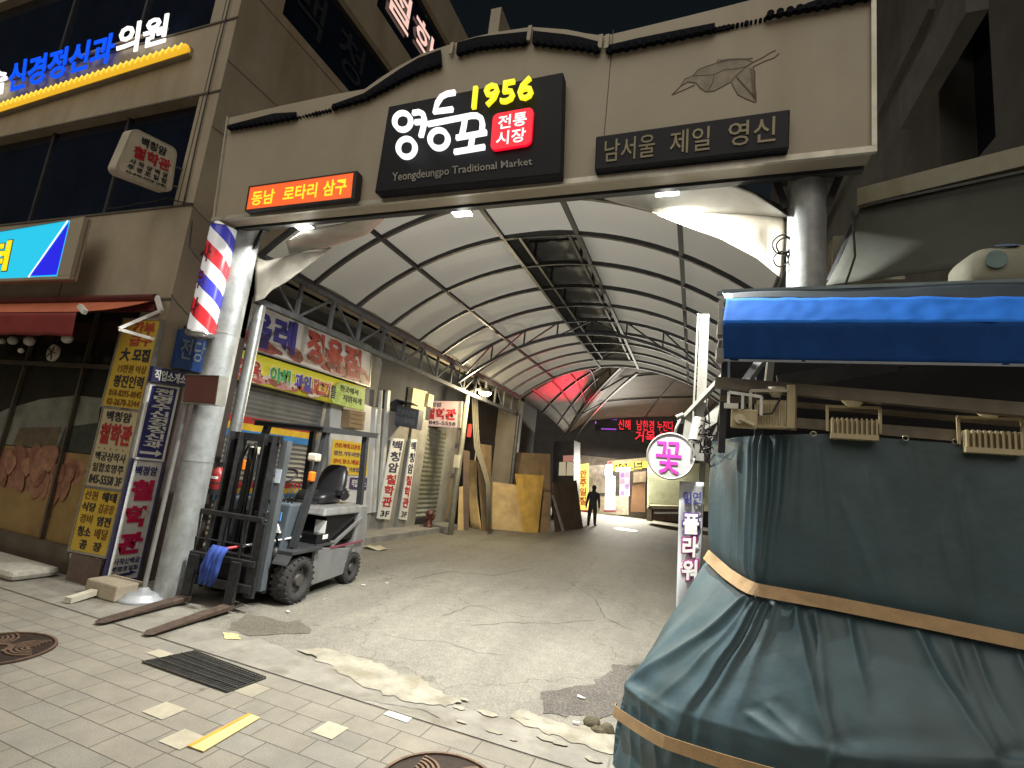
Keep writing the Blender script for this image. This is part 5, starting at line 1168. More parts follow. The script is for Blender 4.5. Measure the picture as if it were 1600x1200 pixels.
he = [(0, 1), (1, 2), (2, 3), (3, 4), (4, 5), (5, 6), (6, 7), (3, 8), (8, 9), (9, 10), (10, 11), (3, 12), (12, 13), (13, 14), (14, 15), (0, 16), (16, 17), (17, 18), (18, 19), (0, 20), (20, 21), (21, 22), (22, 23)]
cloth = M('dark_clothes', (.035, .04, .052), .85, 0, .3, 6)
skin('body', [((v[0][0] * k, v[0][1] * k, v[0][2] * k), (v[1][0] * k * 1.22, v[1][1] * k * 1.2)) for v in hv], he, cloth, per)
skn = M('skin_tone', (.30, .18, .12), .6)
mb = MB()
for sx, sy in ((-1, -.05), (1, .07)):
    hx = sx * .248 * k
    mb.ball((hx, sy * k, .69 * k), .018, .03, .04, 10, 7)
    for f in range(4): mb.tube([(hx, (sy - .022 + .015 * f) * k, .665 * k), (hx - sx * .004, (sy - .024 + .016 * f) * k, (.635 - .004 * (f % 2)) * k), (hx - sx * .012, (sy - .022 + .015 * f) * k, .61 * k)], [.0085, .008, .006], 6)
    mb.tube([(hx, (sy - .03) * k, .70 * k), (hx - sx * .006, (sy - .048) * k, .67 * k), (hx - sx * .01, (sy - .05) * k, .645 * k)], [.01, .009, .007], 6)
mb.ball((0, .0, 1.335 * k), .05, .05, .05, 10, 7)
for sx in (-1, 1): mb.ball((sx * .082 * k, .012, 1.45 * k), .012, .02, .03, 8, 6)
obj('hands_and_neck', mb, skn, per, True)
mb = MB().ball((0, .012, 1.49 * k), .086, .1, .085, 18, 10).hexa([(-.06, .09, 1.46 * k), (.06, .09, 1.46 * k), (.05, .18, 1.44 * k), (-.05, .18, 1.44 * k)], [(-.06, .09, 1.47 * k), (.06, .09, 1.47 * k), (.05, .18, 1.45 * k), (-.05, .18, 1.45 * k)])
obj('cap', mb, black, per, True)
mb = MB()
for x, y in ((-.11, -.06), (.12, .19)): mb.ball((x * k, (y + .02) * k, .04), .05, .125, .042, 12, 8)
obj('shoe', mb, black, per, True)
# ------------------------------------------------------------------ FORKLIFT
fk = thing('forklift', 'grey and black electric forklift with empty forks lowered beside the left gate column', 'forklift', (-4.40, 4.52, 0), R(6))
def fo(name, mb, mat, parent=None, bev=0): return obj(name, mb, mat, parent or fk, True, bev)
slv = M('forklift_silver', (.25, .255, .26), .38, .35, .12, 4, .02, 60, dirt=.3); cow = M('forklift_blue_grey', (.085, .105, .125), .5, .1, .2, 5, dirt=.25)
lgrey = M('forklift_light_grey', (.25, .25, .245), .4, .2, .12, 5, dirt=.3)
def wheel(x, y, r_, wd, nm='wheel'):
    mb = MB(); prof = [(r_ * .58, -wd / 2), (r_ * .9, -wd / 2), (r_, -wd / 2 + .03), (r_, wd / 2 - .03), (r_ * .9, wd / 2), (r_ * .58, wd / 2), (r_ * .58, -wd / 2)]
    n = 36; vs = []
    for rr, xx in prof: vs += [V(x + xx, y + rr * math.cos(2 * math.pi * k / n), r_ + rr * math.sin(2 * math.pi * k / n)) for k in range(n)]
    mb.add(vs, [(i * n + k, i * n + (k + 1) % n, (i + 1) * n + (k + 1) % n, (i + 1) * n + k) for i in range(len(prof) - 1) for k in range(n)], True)
    for k in range(22):
        a = 2 * math.pi * k / 22
        for s_ in (-1, 1):
            a2 = a + (.14 if s_ > 0 else 0); c = lambda ang, rr, xx: V(x + xx, y + rr * math.cos(ang), r_ + rr * math.sin(ang))
            mb.hexa([c(a2 - .07, r_ * .985, s_ * .012), c(a2 + .05, r_ * .985, s_ * .012), c(a2 + .12, r_ * .93, s_ * (wd / 2 + .004)), c(a2 + .0, r_ * .93, s_ * (wd / 2 + .004))], [c(a2 - .07, r_ + .01, s_ * .012), c(a2 + .05, r_ + .01, s_ * .012), c(a2 + .12, r_ * .98, s_ * (wd / 2 + .006)), c(a2 + .0, r_ * .98, s_ * (wd / 2 + .006))])
    o = fo(nm, mb, rubber); s_ = 1 if x > 0 else -1; xo = x + s_ * (wd / 2 - .02)
    rm = MB().cyl((x - s_ * wd / 2, y, r_), (xo - s_ * .03, y, r_), r_ * .58, n=28).cyl((xo - s_ * .03, y, r_), (xo + s_ * .01, y, r_), r_ * .30, r_ * .24, n=20)
    a0 = []
    for k in range(6): a = k * 1.047; rm.cyl((xo - s_ * .03, y + r_ * .42 * math.cos(a), r_ + r_ * .42 * math.sin(a)), (xo - s_ * .012, y + r_ * .42 * math.cos(a), r_ + r_ * .42 * math.sin(a)), .012, n=6)
    fo('rim', rm, M('wheel_rim_grey', (.10, .095, .09), .5, .4, .2, 12, dirt=.3), o); return o
wheel(.46, 0, .235, .19); wheel(-.46, 0, .235, .19); wheel(.43, 1.12, .19, .15); wheel(-.43, 1.12, .19, .15)
# chassis
ch = MB(); ch.box(-.34, .34, -.28, 1.3, .12, .5); ch.box(-.5, .5, .22, .26, .2, .52); fo('chassis', ch, black)
fo('side_panel', MB().prism([(.50, .27, .12), (.50, .93, .14), (.50, .97, .30), (.50, 1.0, .44), (.50, .27, .53)], (-.06, 0, 0)), slv, None, .008)
fo('side_panel', MB().prism([(-.50, .27, .12), (-.50, .93, .14), (-.50, .97, .30), (-.50, 1.0, .44), (-.50, .27, .53)], (.06, 0, 0)), slv, None, .008)
fo('pink_stripe', MB().bar((.505, .55, .50), (.505, 1.28, .50), .01, .022), M('stripe_maroon', (.22, .05, .07), .5))
fd = MB(); fd.box(-.56, .56, -.22, .30, .515, .545); fd.hexa([(.38, -.28, .42), (.56, -.28, .42), (.56, -.20, .53), (.38, -.20, .53)], [(.38, -.27, .44), (.56, -.27, .44), (.56, -.19, .545), (.38, -.19, .545)]); fd.box(-.5, .5, .28, .62, .53, .55)
fo('floor_plate', fd, M('dark_fender', (.055, .058, .06), .4, .3, .3, 10), None, .006)
fo('battery_box', MB().box(-.44, .44, .48, 1.12, .55, .86).box(-.46, .46, .32, .50, .55, .66), M('gloss_black', (.008, .008, .009), .22, 0, .3, 10), None, .01)
hd = MB().hexa([(-.48, .36, .86), (.48, .36, .86), (.48, 1.3, .86), (-.48, 1.3, .86)], [(-.46, .40, .95), (.46, .40, .95), (.46, 1.3, .965), (-.46, 1.3, .965)])
fo('hood', hd, lgrey, None, .02)
cw = MB().prism([(-.48, 1.10, .30), (-.48, 1.36, .34), (-.48, 1.40, .62), (-.48, 1.32, .95), (-.48, 1.14, .95), (-.48, 1.12, .55)], (.96, 0, 0)); fo('counterweight', cw, lgrey, None, .015)
fo('side_brace', MB().bar((.485, .62, .53), (.485, 1.2, .80), .03, .035).bar((.485, .60, .49), (.485, .60, .57), .03, .05), slv)
fo('paper_label', MB().box(.30, .445, .476, .479, .62, .80).box(.462, .464, .42, .52, .60, .65), whiteink)
# cowl, stickers, steering
cwl = MB().hexa([(-.42, -.16, .5), (.36, -.16, .5), (.36, -.02, .5), (-.42, -.02, .5)], [(-.42, -.10, 1.0), (.36, -.10, 1.0), (.36, .12, 1.0), (-.42, .12, 1.0)])
cwl.hexa([(-.12, -.12, 1.0), (.14, -.12, 1.0), (.12, .10, 1.0), (-.10, .10, 1.0)], [(-.08, -.10, 1.22), (.12, -.10, 1.22), (.10, .05, 1.2), (-.06, .05, 1.2)])
fo('cowl', cwl, cow, None, .02)
fo('sticker', MB().box(.02, .13, -.155, -.135, .80, .90), M('sticker_green', (.38, .45, .30), .5)); fo('sticker', MB().box(.17, .29, -.155, -.135, .82, .91), M('sticker_blue', (.12, .30, .62), .5))
fo('sticker', MB().prism([(.20, -.158, .70), (.32, -.158, .70), (.26, -.150, .79)], (0, .02, 0)), whiteink)
for i in range(1): fo('sticker', MB().box(.198, .262, -.158, -.15, .845, .885), whiteink)
sw = MB(); cx, cy, cz = .02, .1, 1.27
pts = [(cx + .17 * math.cos(a * .3142), cy + .145 * math.sin(a * .3142), cz + .075 * math.sin(a * .3142)) for a in range(21)]
sw.tube(pts, .014, 8); sw.bar((cx - .16, cy, cz), (cx + .16, cy, cz), .025, .012).cyl((cx, cy, cz), (cx, cy - .06, cz - .2), .03); sw.cyl((cx - .09, cy - .05, cz - .01), (cx - .09, cy - .06, cz + .06), .014, n=8)
fo('steering_wheel', sw, black)
lv = MB()
for k in range(3): lv.tube([(.2 + .05 * k, -.02, 1.0), (.21 + .05 * k, .0, 1.1), (.22 + .05 * k, .05, 1.18)], .008, 6); lv.ball((.22 + .05 * k, .05, 1.19), .016, n=8, m=6)
fo('lever', lv, black)
# seat
vin = M('black_vinyl', (.016, .016, .018), .35, 0, .3, 8, .08, 50)
def cushion(fn, nm):
    mb = MB(); n, m = 16, 10; vs = []
    for j in range(m + 1):
        for i in range(n):
            vs.append(fn(2 * math.pi * i / n, math.pi * j / m))
    mb.add(vs, [(j * n + i, j * n + (i + 1) % n, (j + 1) * n + (i + 1) % n, (j + 1) * n + i) for j in range(m) for i in range(n)], True); return fo(nm, mb, vin)
sgn = lambda v, e: math.copysign(abs(v) ** e, v)
cushion(lambda a, b: V(.06 + .23 * sgn(math.sin(b), .5) * sgn(math.cos(a), .5), .80 + .23 * sgn(math.sin(b), .5) * sgn(math.sin(a), .5), 1.02 + .075 * sgn(math.cos(b), .6) + .02 * math.cos(a * 2)), 'seat')
bk = cushion(lambda a, b: V(.08 + .20 * sgn(math.cos(a), .6) * sgn(math.sin(b), .5) * (1 - .12 * math.cos(b)), 1.03 + .065 * sgn(math.sin(a), .7) * sgn(math.sin(b), .5) + .08 * math.cos(b), 1.22 + .22 * sgn(math.cos(b), .7)), 'backrest')
fo('armrest', MB().bar((.30, .82, 1.10), (.30, 1.02, 1.12), .05, .06).ball((.30, 1.0, 1.08), .05, .10, .08), vin, bk)
fo('seat_slide', MB().box(-.2, .2, .55, .92, .955, .985), darksteel)
# overhead guard
chc = M('forklift_charcoal', (.035, .038, .042), .45, .2, .25, 8)
for s_ in (-1, 1):
    fo('guard_pillar', MB().rib([(s_ * .42, -.04, .55), (s_ * .42, .14, 1.3), (s_ * .40, .24, 1.84)], .06, .07, (1, 0, 0)), chc)
    fo('guard_pillar', MB().bar((s_ * .42, 1.20, .95), (s_ * .40, 1.12, 1.86), .06, .07, (1, 0, 0)), chc)
rf = MB()
for s_ in (-1, 1): rf.bar((s_ * .43, .08, 1.83), (s_ * .43, 1.32, 1.87), .07, .05)
rf.hexa([(-.46, .02, 1.853), (.46, .02, 1.853), (.46, 1.36, 1.897), (-.46, 1.36, 1.897)], [(-.46, .02, 1.868), (.46, .02, 1.868), (.46, 1.36, 1.912), (-.46, 1.36, 1.912)])
for k in range(9): y = .1 + .15 * k; rf.bar((-.43, y, 1.83 + .032 * (y - .08)), (.43, y, 1.83 + .032 * (y - .08)), .045, .04)
fo('guard_roof', rf, M('forklift_charcoal', (.035, .038, .042)))
fo('headlamp', MB().box(.33, .45, .06, .16, 1.47, 1.56), M('lamp_cream', (.62, .58, .45), .4), None, .02); fo('headlamp', MB().box(-.45, -.33, .06, .16, 1.47, 1.56), M('lamp_cream', (.62, .58, .45)), None, .02)
am = M('amber_lens', (.75, .20, .02), .25); fo('indicator', MB().box(.40, .46, .03, .10, 1.25, 1.36), am, None, .015); fo('indicator', MB().box(-.48, -.42, .0, .10, 1.28, 1.40), am, None, .015)
# mast
mb = MB()
for s_ in (-1, 1):
    x = s_ * .208; mb.box(x - .055, x + .055, -.36, -.34, .12, 1.70); mb.box(x - s_ * .055 - .008, x - s_ * .055 + .008, -.46, -.34, .12, 1.70); mb.box(x + s_ * .055 - .008, x + s_ * .055 + .008, -.46, -.36, .12, 1.70)
mb.box(-.30, .30, -.40, -.34, 1.62, 1.70); mb.box(-.30, .30, -.38, -.34, .25, .40); mb.box(-.30, .30, -.40, -.35, .85, .92)
ma = fo('mast', mb, blacksteel, None, .004)
cy_ = MB().cyl((-.03, -.38, .15), (-.03, -.38, 1.55), .032, n=14).cyl((.10, -.38, .15), (.10, -.38, 1.60), .022, n=12).tube([(-.12, -.40, .3), (-.12, -.40, 1.4), (-.06, -.40, 1.58), (.0, -.40, 1.4), (.0, -.40, .5)], .014, 8).tube([(.04, -.41, .3), (.05, -.41, 1.5), (.02, -.40, 1.6)], .016, 8)
fo('lift_cylinder', cy_, M('cylinder_dark', (.03, .03, .032), .3, .6), ma)
fo('mast_rail', MB().box(.268, .345, -.33, -.25, .15, 1.66).box(-.345, -.268, -.33, -.25, .15, 1.66), M('mast_blue_grey', (.12, .135, .15), .45, .2, .2, 5, dirt=.25), ma)
fo('rail_sticker', MB().box(.275, .34, -.336, -.33, 1.22, 1.36), M('sticker_pale', (.45, .52, .6), .5), ma)
# carriage and load backrest
cb = MB()
for x in (-.40, .40): cb.box(x - .045, x + .045, -.56, -.52, .14, .84)
cb.box(-.40, .40, -.56, -.52, .84, .89); cb.box(-.42, .42, -.58, -.52, .18, .26); cb.box(-.42, .42, -.58, -.52, .42, .48)
for x in (-.2, .0, .2): cb.box(x - .012, x + .012, -.55, -.53, .48, .84)
cb.box(-.38, .38, -.55, -.535, .60, .615); cb.box(-.3, .3, -.52, -.36, .16, .5)
fo('load_backrest', cb, blacksteel, None, .006)
for x in (-.25, .25):
    f = MB(); f.prism([(x - .055, -.60, .03), (x - .055, -.60, .075), (x - .055, -.66, .075), (x - .055, -.9, .066), (x - .055, -1.40, .042), (x - .055, -1.42, .034), (x - .055, -1.4, .028)], (.11, 0, 0)); f.hexa([(x - .055, -1.42, .026), (x + .055, -1.42, .026), (x + .055, -1.4, .026), (x - .055, -1.4, .026)], [(x - .03, -1.46, .03), (x + .03, -1.46, .03), (x + .055, -1.4, .042), (x - .055, -1.4, .042)])
    fo('fork', f, rust, None, .006)
    fo('fork_shank', MB().box(x - .05, x + .05, -.635, -.60, .03, .46), blacksteel)
fo('hose', MB().tube([(.2, -.3, .55), (.3, -.24, .75), (.34, -.18, .6), (.3, -.15, .45)], .016, 8).tube([(.1, -.3, .5), (.2, -.2, .68), (.28, -.18, .5)], .014, 8).ball((.22, -.28, .62), .06, .05, .06, 10, 8).ball((.34, -.2, .5), .05, .05, .07, 10, 8), black)
# mop hung on the forklift
mh = P(352, 858, 1, 3.90); mt = P(470, 838, 1, 4.62)
mp = thing('mop', 'blue cloth mop with white stick lying across the forklift backrest', 'mop', mh)
obj('stick', MB().cyl(mh, mt, .011), M('white_stick', (.6, .6, .62), .4, .2), mp); obj('red_grip', MB().cyl(mh + V(0, 0, .003), mh.lerp(mt, .16) + V(0, 0, .003), .014), M('red_grip', (.45, .04, .05), .5), mp)
mb = MB()
for k in range(9):
    x0 = mh.x + .02 - .022 * k; mb.tube([V(x0 + .03, 3.88, mh.z + .02), V(x0, 3.85 + .012 * (k % 3), mh.z - .05), V(x0 - .012 + .006 * (k % 4), 3.84 + .015 * (k % 2), mh.z - .18), V(x0 - .02, 3.845, mh.z - .30 - .02 * (k % 3))], [.014, .024, .026, .014], 8)
obj('blue_cloth', mb, M('mop_blue', (.03, .07, .33), .85, 0, .35, 10), mp)
# fire extinguisher on the thin pipe
ec = P(340, 748, 1, 4.36)
ex = thing('fire_extinguisher', 'red fire extinguisher strapped to the pale pipe behind the gate column', 'fire extinguisher', (ec.x, 4.36, ec.z - .15))
obj('cylinder', MB().lathe((ec.x, 4.36, ec.z - .15), [(0, 0), (.07, .0), (.075, .02), (.075, .2), (.06, .245), (.03, .27), (.025, .28), (0, .28)], 22), M('extinguisher_red', (.33, .03, .03), .35, 0, .15, 6, dirt=.2), ex)
obj('valve', MB().box(ec.x - .02, ec.x + .02, 4.34, 4.38, ec.z + .13, ec.z + .17).bar((ec.x - .05, 4.36, ec.z + .17), (ec.x + .05, 4.36, ec.z + .18), .02, .012), black, ex); obj('base_ring', MB().cyl((ec.x, 4.36, ec.z - .17), (ec.x, 4.36, ec.z - .11), .077), black, ex)
obj('label', MB().grid(lambda u, v: (ec.x + .0765 * math.sin(-.4 + u * 1.3), 4.36 - .0765 * math.cos(-.4 + u * 1.3), ec.z + .03 - .03 * v), 8, 2), whiteink, ex); obj('strap', MB().cyl((ec.x, 4.36, ec.z - .05), (ec.x, 4.36, ec.z - .035), .078, n=20, cap=False), darksteel, ex)
tag(obj('cloth_rag', MB().grid(lambda u, v: wob((P(585, 858, 2, 0).x - .2 + .4 * u, P(585, 858, 2, 0).y - .12 + .25 * v, .03), 9, .03), 10, 8), M('cream_rag', (.42, .38, .26), .9, 0, .2), loc=P(585, 858, 2, 0), solid=.01), 'crumpled cream cloth on the ground behind the forklift', 'cloth')

# ------------------------------------------------------------------ RIGHT SIDE: COVERED STALL
TY0 = 3.0
stall = thing('market_stall', 'steel framed market stall with hanging lamp beams at the right', 'stall', (.9, 3.2, 0))
olive = M('brown_beam_paint', (.16, .135, .10), .55, .2, .25, 8, dirt=.3)
mb = MB(); mb.bar(P(1118, 598, 1, 3.05), P(1700, 650, 1, 2.85), .06, .06); mb.bar(P(1125, 622, 1, 3.15), P(1700, 673, 1, 3.0), .03, .03)
obj('upper_beam', mb, olive, stall); obj('lower_beam', MB().bar(P(1200, 658, 1, 3.12), P(1700, 698, 1, 2.95), .05, .055), olive, stall)
pA = P(1128, 470, 1, 3.25); mb = MB()
for x, y in ((.36, 3.5), (.36, 3.95), (2.4, 3.3)): mb.bar((x, y, 0), (x, y, 2.75), .05, .05)
mb.bar((.14, 3.3, 1.85), (.14, 3.3, 2.75), .04, .04)
for y in (3.3, 3.95): mb.bar((.12, y, 2.62), (2.4, y, 2.62), .04, .04); 
mb.bar((.13, 3.3, 2.62), (.12, 3.95, 2.62), .04, .04); mb.bar((.13, 3.3, 2.0), (.12, 3.95, 2.0), .04, .04)
obj('frame', mb, darksteel, stall)
mb = MB(); mb.bar(P(1163, 600, 1, 3.2), P(1192, 560, 1, 3.1), .03, .05); mb.bar(P(1200, 600, 1, 3.2), P(1204, 562, 1, 3.15), .035, .05); mb.bar(P(1139, 600, 1, 3.2), P(1139, 565, 1, 3.2), .012, .012); obj('stay', mb, pw, stall)
mb = MB(); mb.box(.14, 2.6, 3.70, 3.73, .0, 2.62); mb.box(2.55, 2.6, 3.0, 4.0, 0, 2.6); obj('back_cloth', mb, M('stall_dark_cloth', (.012, .012, .014), .8), stall)
mb = MB(); mb.bar(P(1215, 598, 1, 3.35), P(1400, 570, 1, 3.3), .03, .09); mb.bar(P(1400, 570, 1, 3.3), P(1700, 555, 1, 3.2), .02, .03); obj('canopy_rail', mb, M('rail_brown', (.09, .08, .065), .6), stall)
rr = random.Random(4); mb = MB()
for i in range(6):
    a = V(rr.uniform(.04, .1), rr.uniform(3.6, 3.9), rr.uniform(1.86, 2.08)); mb.tube([a + V(rr.gauss(0, .03), rr.gauss(0, .06), rr.gauss(0, .05)) for _ in range(9)], .0055, 5)
obj('tangled_ropes', mb, M('rope_dark', (.045, .038, .034), .85), stall)
# blue awning
awn = thing('blue_awning', 'blue awning with bright upper strip and dark hanging valance over the stall', 'awning', (.9, 3.0, 2.5))
def AP(px, py, y): return P(px, py, 1, y)
tl, tr_ = AP(1135, 466, 3.12), AP(1700, 464, 2.98); ml, mr = AP(1129, 505, 2.86), AP(1700, 503, 2.72); bl2, br2 = AP(1131, 563, 2.84), AP(1700, 573, 2.70)
blue1 = M('awning_blue', (.022, .155, .62), .9, 0, .12, 4, .05, 20, spec=.1); blue2 = M('awning_navy', (.010, .045, .17), .9, 0, .15, 6, .05, 30, spec=.1)
obj('top_strip', MB().grid(lambda u, v: tl.lerp(tr_, u).lerp(ml.lerp(mr, u), v) + V(0, .010 * noise.noise(V(u * 22, v * 2.5, 3)), .008 * noise.noise(V(u * 9, v, 1)) * (1 - v * .6)), 90, 8), blue1, awn, solid=.004)
obj('valance', MB().grid(lambda u, v: ml.lerp(mr, u).lerp(bl2.lerp(br2, u), v) + V(0, (.014 * noise.noise(V(u * 16, v * .8, 8)) + .005 * noise.noise(V(u * 40, v * 3, 2))) * (.25 + v), .007 * noise.noise(V(u * 10, 0, 4)) * v), 110, 8), blue2, awn, solid=.004)
mb = MB(); mb.rib([bl2 + V(0, -.004, 0), br2 + V(0, -.004, 0)], .006, .012); obj('hem', mb, M('hem_grey', (.2, .22, .25), .6), awn)
t1, t2 = AP(1128, 456, 3.3), AP(1700, 436, 3.2)
obj('top_cloth', MB().grid(lambda u, v: t1.lerp(t2, u).lerp((tl + V(0, .05, -.0)).lerp(tr_ + V(0, .05, 0), u), v) + V(0, 0, .006 * math.sin(u * 11)), 30, 3), M('awning_rolled_dark', (.03, .045, .06), .6), awn, solid=.006)
mb = MB(); mb.bar(t1, t2, .03, .02); mb.bar(AP(1120, 459, 3.3), AP(1160, 455, 3.3), .03, .02); obj('front_bar', mb, M('bar_teal', (.12, .16, .18), .4, .4), awn)
mb = MB(); mb.bar(AP(1127, 470, 3.2), AP(1125, 530, 3.2), .03, .03); mb.box(.085, .13, 3.15, 3.3, 2.55, 2.62); mb.box(.085, .13, 3.15, 3.3, 2.40, 2.46); obj('side_fitting', mb, M('fitting_grey', (.35, .33, .28), .5, .3), awn)
# draped tarp over the stall and its stand
tarp_m = M('tarp_green', (.039, .074, .090), .52, 0, .22, 2.4, .10, 22, spec=.5, dirt=.28)
def cm(ps, t):   # Catmull-Rom through points
    n = len(ps) - 1; x = min(t * n, n - 1e-6); i = int(x); f = x - i
    p0, p1, p2, p3 = ps[max(i - 1, 0)], ps[i], ps[i + 1], ps[min(i + 2, n)]
    return .5 * ((2 * p1) + (p2 - p0) * f + (2 * p0 - 5 * p1 + 4 * p2 - p3) * f * f + (3 * p1 - p0 - 3 * p2 + p3) * f ** 3)
def A(px, py, y): return P(px, py, 1, y)
rows = [
 [A(1112, 690, 3.75), A(1150, 684, 3.35), A(1190, 680, 3.08), A(1300, 678, 3.04), A(1450, 690, 3.0), A(1600, 702, 2.95), A(1760, 712, 2.9)],
 [A(1110, 780, 3.75), A(1150, 790, 3.36), A(1188, 795, 3.06), A(1300, 800, 3.03), A(1450, 815, 2.98), A(1600, 830, 2.93), A(1760, 840, 2.88)],
 [A(1107, 868, 3.7), A(1140, 898, 3.32), A(1180, 922, 3.03), A(1300, 944, 2.98), A(1450, 974, 2.93), A(1600, 1005, 2.88), A(1760, 1035, 2.83)],
 [A(1068, 935, 3.75), A(1105, 975, 3.30), A(1160, 1000, 2.98), A(1290, 1030, 2.86), A(1440, 1060, 2.8), A(1600, 1080, 2.76), A(1760, 1100, 2.72)],
 [A(1024, 1003, 3.8), A(1045, 1040, 3.35), A(1100, 1075, 2.98), A(1260, 1105, 2.76), A(1420, 1125, 2.7), A(1600, 1140, 2.68), A(1760, 1160, 2.64)],
 [A(985, 1066, 3.72), A(979, 1070, 3.34), A(1060, 1112, 2.92), A(1240, 1165, 2.7), A(1420, 1178, 2.66), A(1600, 1190, 2.64), A(1760, 1210, 2.6)],
 [A(988, 1110, 3.66), A(979, 1105, 3.34), A(1050, 1150, 2.95), A(1230, 1230, 2.72), A(1420, 1260, 2.68), A(1600, 1285, 2.66), A(1760, 1300, 2.62)],
]
last = []
for p in rows[-1]: last.append(V(p.x + random.uniform(-.03, .03) - (.03 if p.x < 0 else 0), p.y - .02, .0))
rows.append([p.lerp(rows[-1][i], .5) + V(-.01, -.01, 0) for i, p in enumerate(last)]); rows.append(last)
def lin(ps, t): x = min(t * (len(ps) - 1), len(ps) - 1 - 1e-6); i = int(x); return ps[i].lerp(ps[i + 1], x - i)
def surf(u, v):
    c = [lin(rows[k], u) * .6 + cm(rows[k], u) * .4 for k in (0, 2, 5, 8)]
    if v < .25: return c[0].lerp(c[1], v / .25)
    if v < .625: return c[1].lerp(c[2], (v - .25) / .375)
    return c[2].lerp(c[3], (v - .625) / .375)
CREASES = [  # (u0, v0, u1, v1, height, width): ridges of the taut cloth, each followed by its valley
    (.265, .0, .275, .25, .020, .010), (.30, .0, .318, .25, .035, .010), (.335, .0, .335, .25, .045, .011), (.372, .0, .350, .25, .040, .010), (.405, .0, .372, .24, .016, .012), (.20, .03, .23, .25, .010, .014),
    (.47, .02, .50, .24, .007, .012), (.56, .05, .62, .25, .008, .014), (.63, .0, .67, .22, .006, .012), (.72, .06, .76, .25, .008, .013), (.84, .0, .86, .24, .007, .012), (.52, .10, .60, .25, .007, .010), (.69, .12, .74, .25, .006, .010),
    (.328, .255, .168, .62, .030, .012), (.338, .255, .27, .66, .016, .009), (.348, .255, .338, .98, .026, .009), (.366, .255, .372, .95, .022, .009), (.39, .255, .43, .80, .012, .010),
    (.43, .26, .556, .635, .030, .010), (.47, .265, .566, .645, .014, .009), (.53, .27, .60, .52, .020, .010), (.64, .265, .802, .64, .026, .011), (.70, .27, .80, .60, .012, .010), (.74, .265, .83, .60, .012, .010), (.82, .27, .90, .62, .018, .012), (.95, .27, .97, .62, .012, .012),
    (.175, .632, .33, .66, .022, .012), (.556, .635, .50, .98, .022, .014), (.56, .637, .80, .642, .024, .016), (.802, .642, .98, .65, .024, .016), (.20, .72, .26, 1.0, .020, .012), (.29, .70, .36, 1.0, .020, .011), (.24, .65, .28, .98, .012, .010), (.43, .58, .53, .645, .012, .010), (.45, .55, .545, .64, .010, .009), (.62, .66, .66, 1.0, .016, .014), (.86, .66, .9, 1.0, .016, .014)]
def fold(u, v):
    z = 0
    wu, wv = u + .006 * noise.noise(V(u * 9, v * 9, 4)), v
    for u0, v0, u1, v1, h, w_ in CREASES:
        du, dv = (u1 - u0) * 1.6, (v1 - v0); L2 = du * du + dv * dv
        t = ((wu - u0) * 1.6 * du + (wv - v0) * dv) / L2
        if t < -.06 or t > 1.06: continue
        cx, cy = (wu - u0) * 1.6 - du * t, (wv - v0) - dv * t
        side = math.copysign(1, cx * dv - cy * du); d = math.hypot(cx, cy) * (1 if side > 0 else 1)
        env = max(0, min(1, (t + .06) / .12)) * max(0, min(1, (1.06 - t) / .2)) * (1.15 - .5 * t)
        k = w_ * 1.5 * (.75 + .7 * t)
        z += h * .8 * env * (math.exp(-(d / k) ** 1.25) - .55 * math.exp(-((side * d - 1.9 * k) / (k * 1.4)) ** 2))
    z += .022 * noise.noise(V(u * 4.5, v * 4, 3)) + .006 * noise.noise(V(u * 16, v * 12, 5)) + .012 * noise.noise(V(u * 8, v * 2.2, 9))
    return z
NU, NV = 320, 180
base_pts = [[None] * (NU + 1) for _ in range(NV + 1)]
for j in range(NV + 1):
    v = j / NV
    for i in range(NU + 1):
        u = i / NU; base_pts[j][i] = surf(u, v)
tp_ = MB()
def tarp_fn(u, v):
    i, j = round(u * NU), round(v * NV); p = base_pts[j][i]
    du = base_pts[j][min(i + 1, NU)] - base_pts[j][max(i - 1, 0)]; dv = base_pts[min(j + 1, NV)][i] - base_pts[max(j - 1, 0)][i]
    n = dv.cross(du); n = n.normalized() if n.length > 1e-9 else V(0, -1, 0)
    if n.y > 0: n = -n
    strap = math.exp(-((v - .25) / .018) ** 2)
    q = p + n * (fold(u, v) * (1 - .85 * strap) - .02 * strap)
    if q.z < .012: q.z = .012
    return q
tp_.grid(tarp_fn, NU, NV)
tarp = thing('stall_tarp', 'large dark green tarp draped and tied around the stall', 'tarp', (.8, 3, 0))
obj('draped_sheet', tp_, tarp_m, tarp)
mb = MB()
for px, py in ((1271, 672), (1338, 676), (1415, 679), (1493, 684), (1580, 690)):
    p = A(px, py + 6, 2.98); n = 14
    mb.tube([p + V(.012 * math.cos(a * .4488), 0, .012 * math.sin(a * .4488)) for a in range(15)], .0045, 6)
obj('eyelet', mb, M('brass_eyelet', (.35, .33, .27), .3, .8), tarp)
tarp_hole = None
strap_m = M('tan_webbing', (.33, .215, .105), .75, 0, .18, 14, .2, 160)
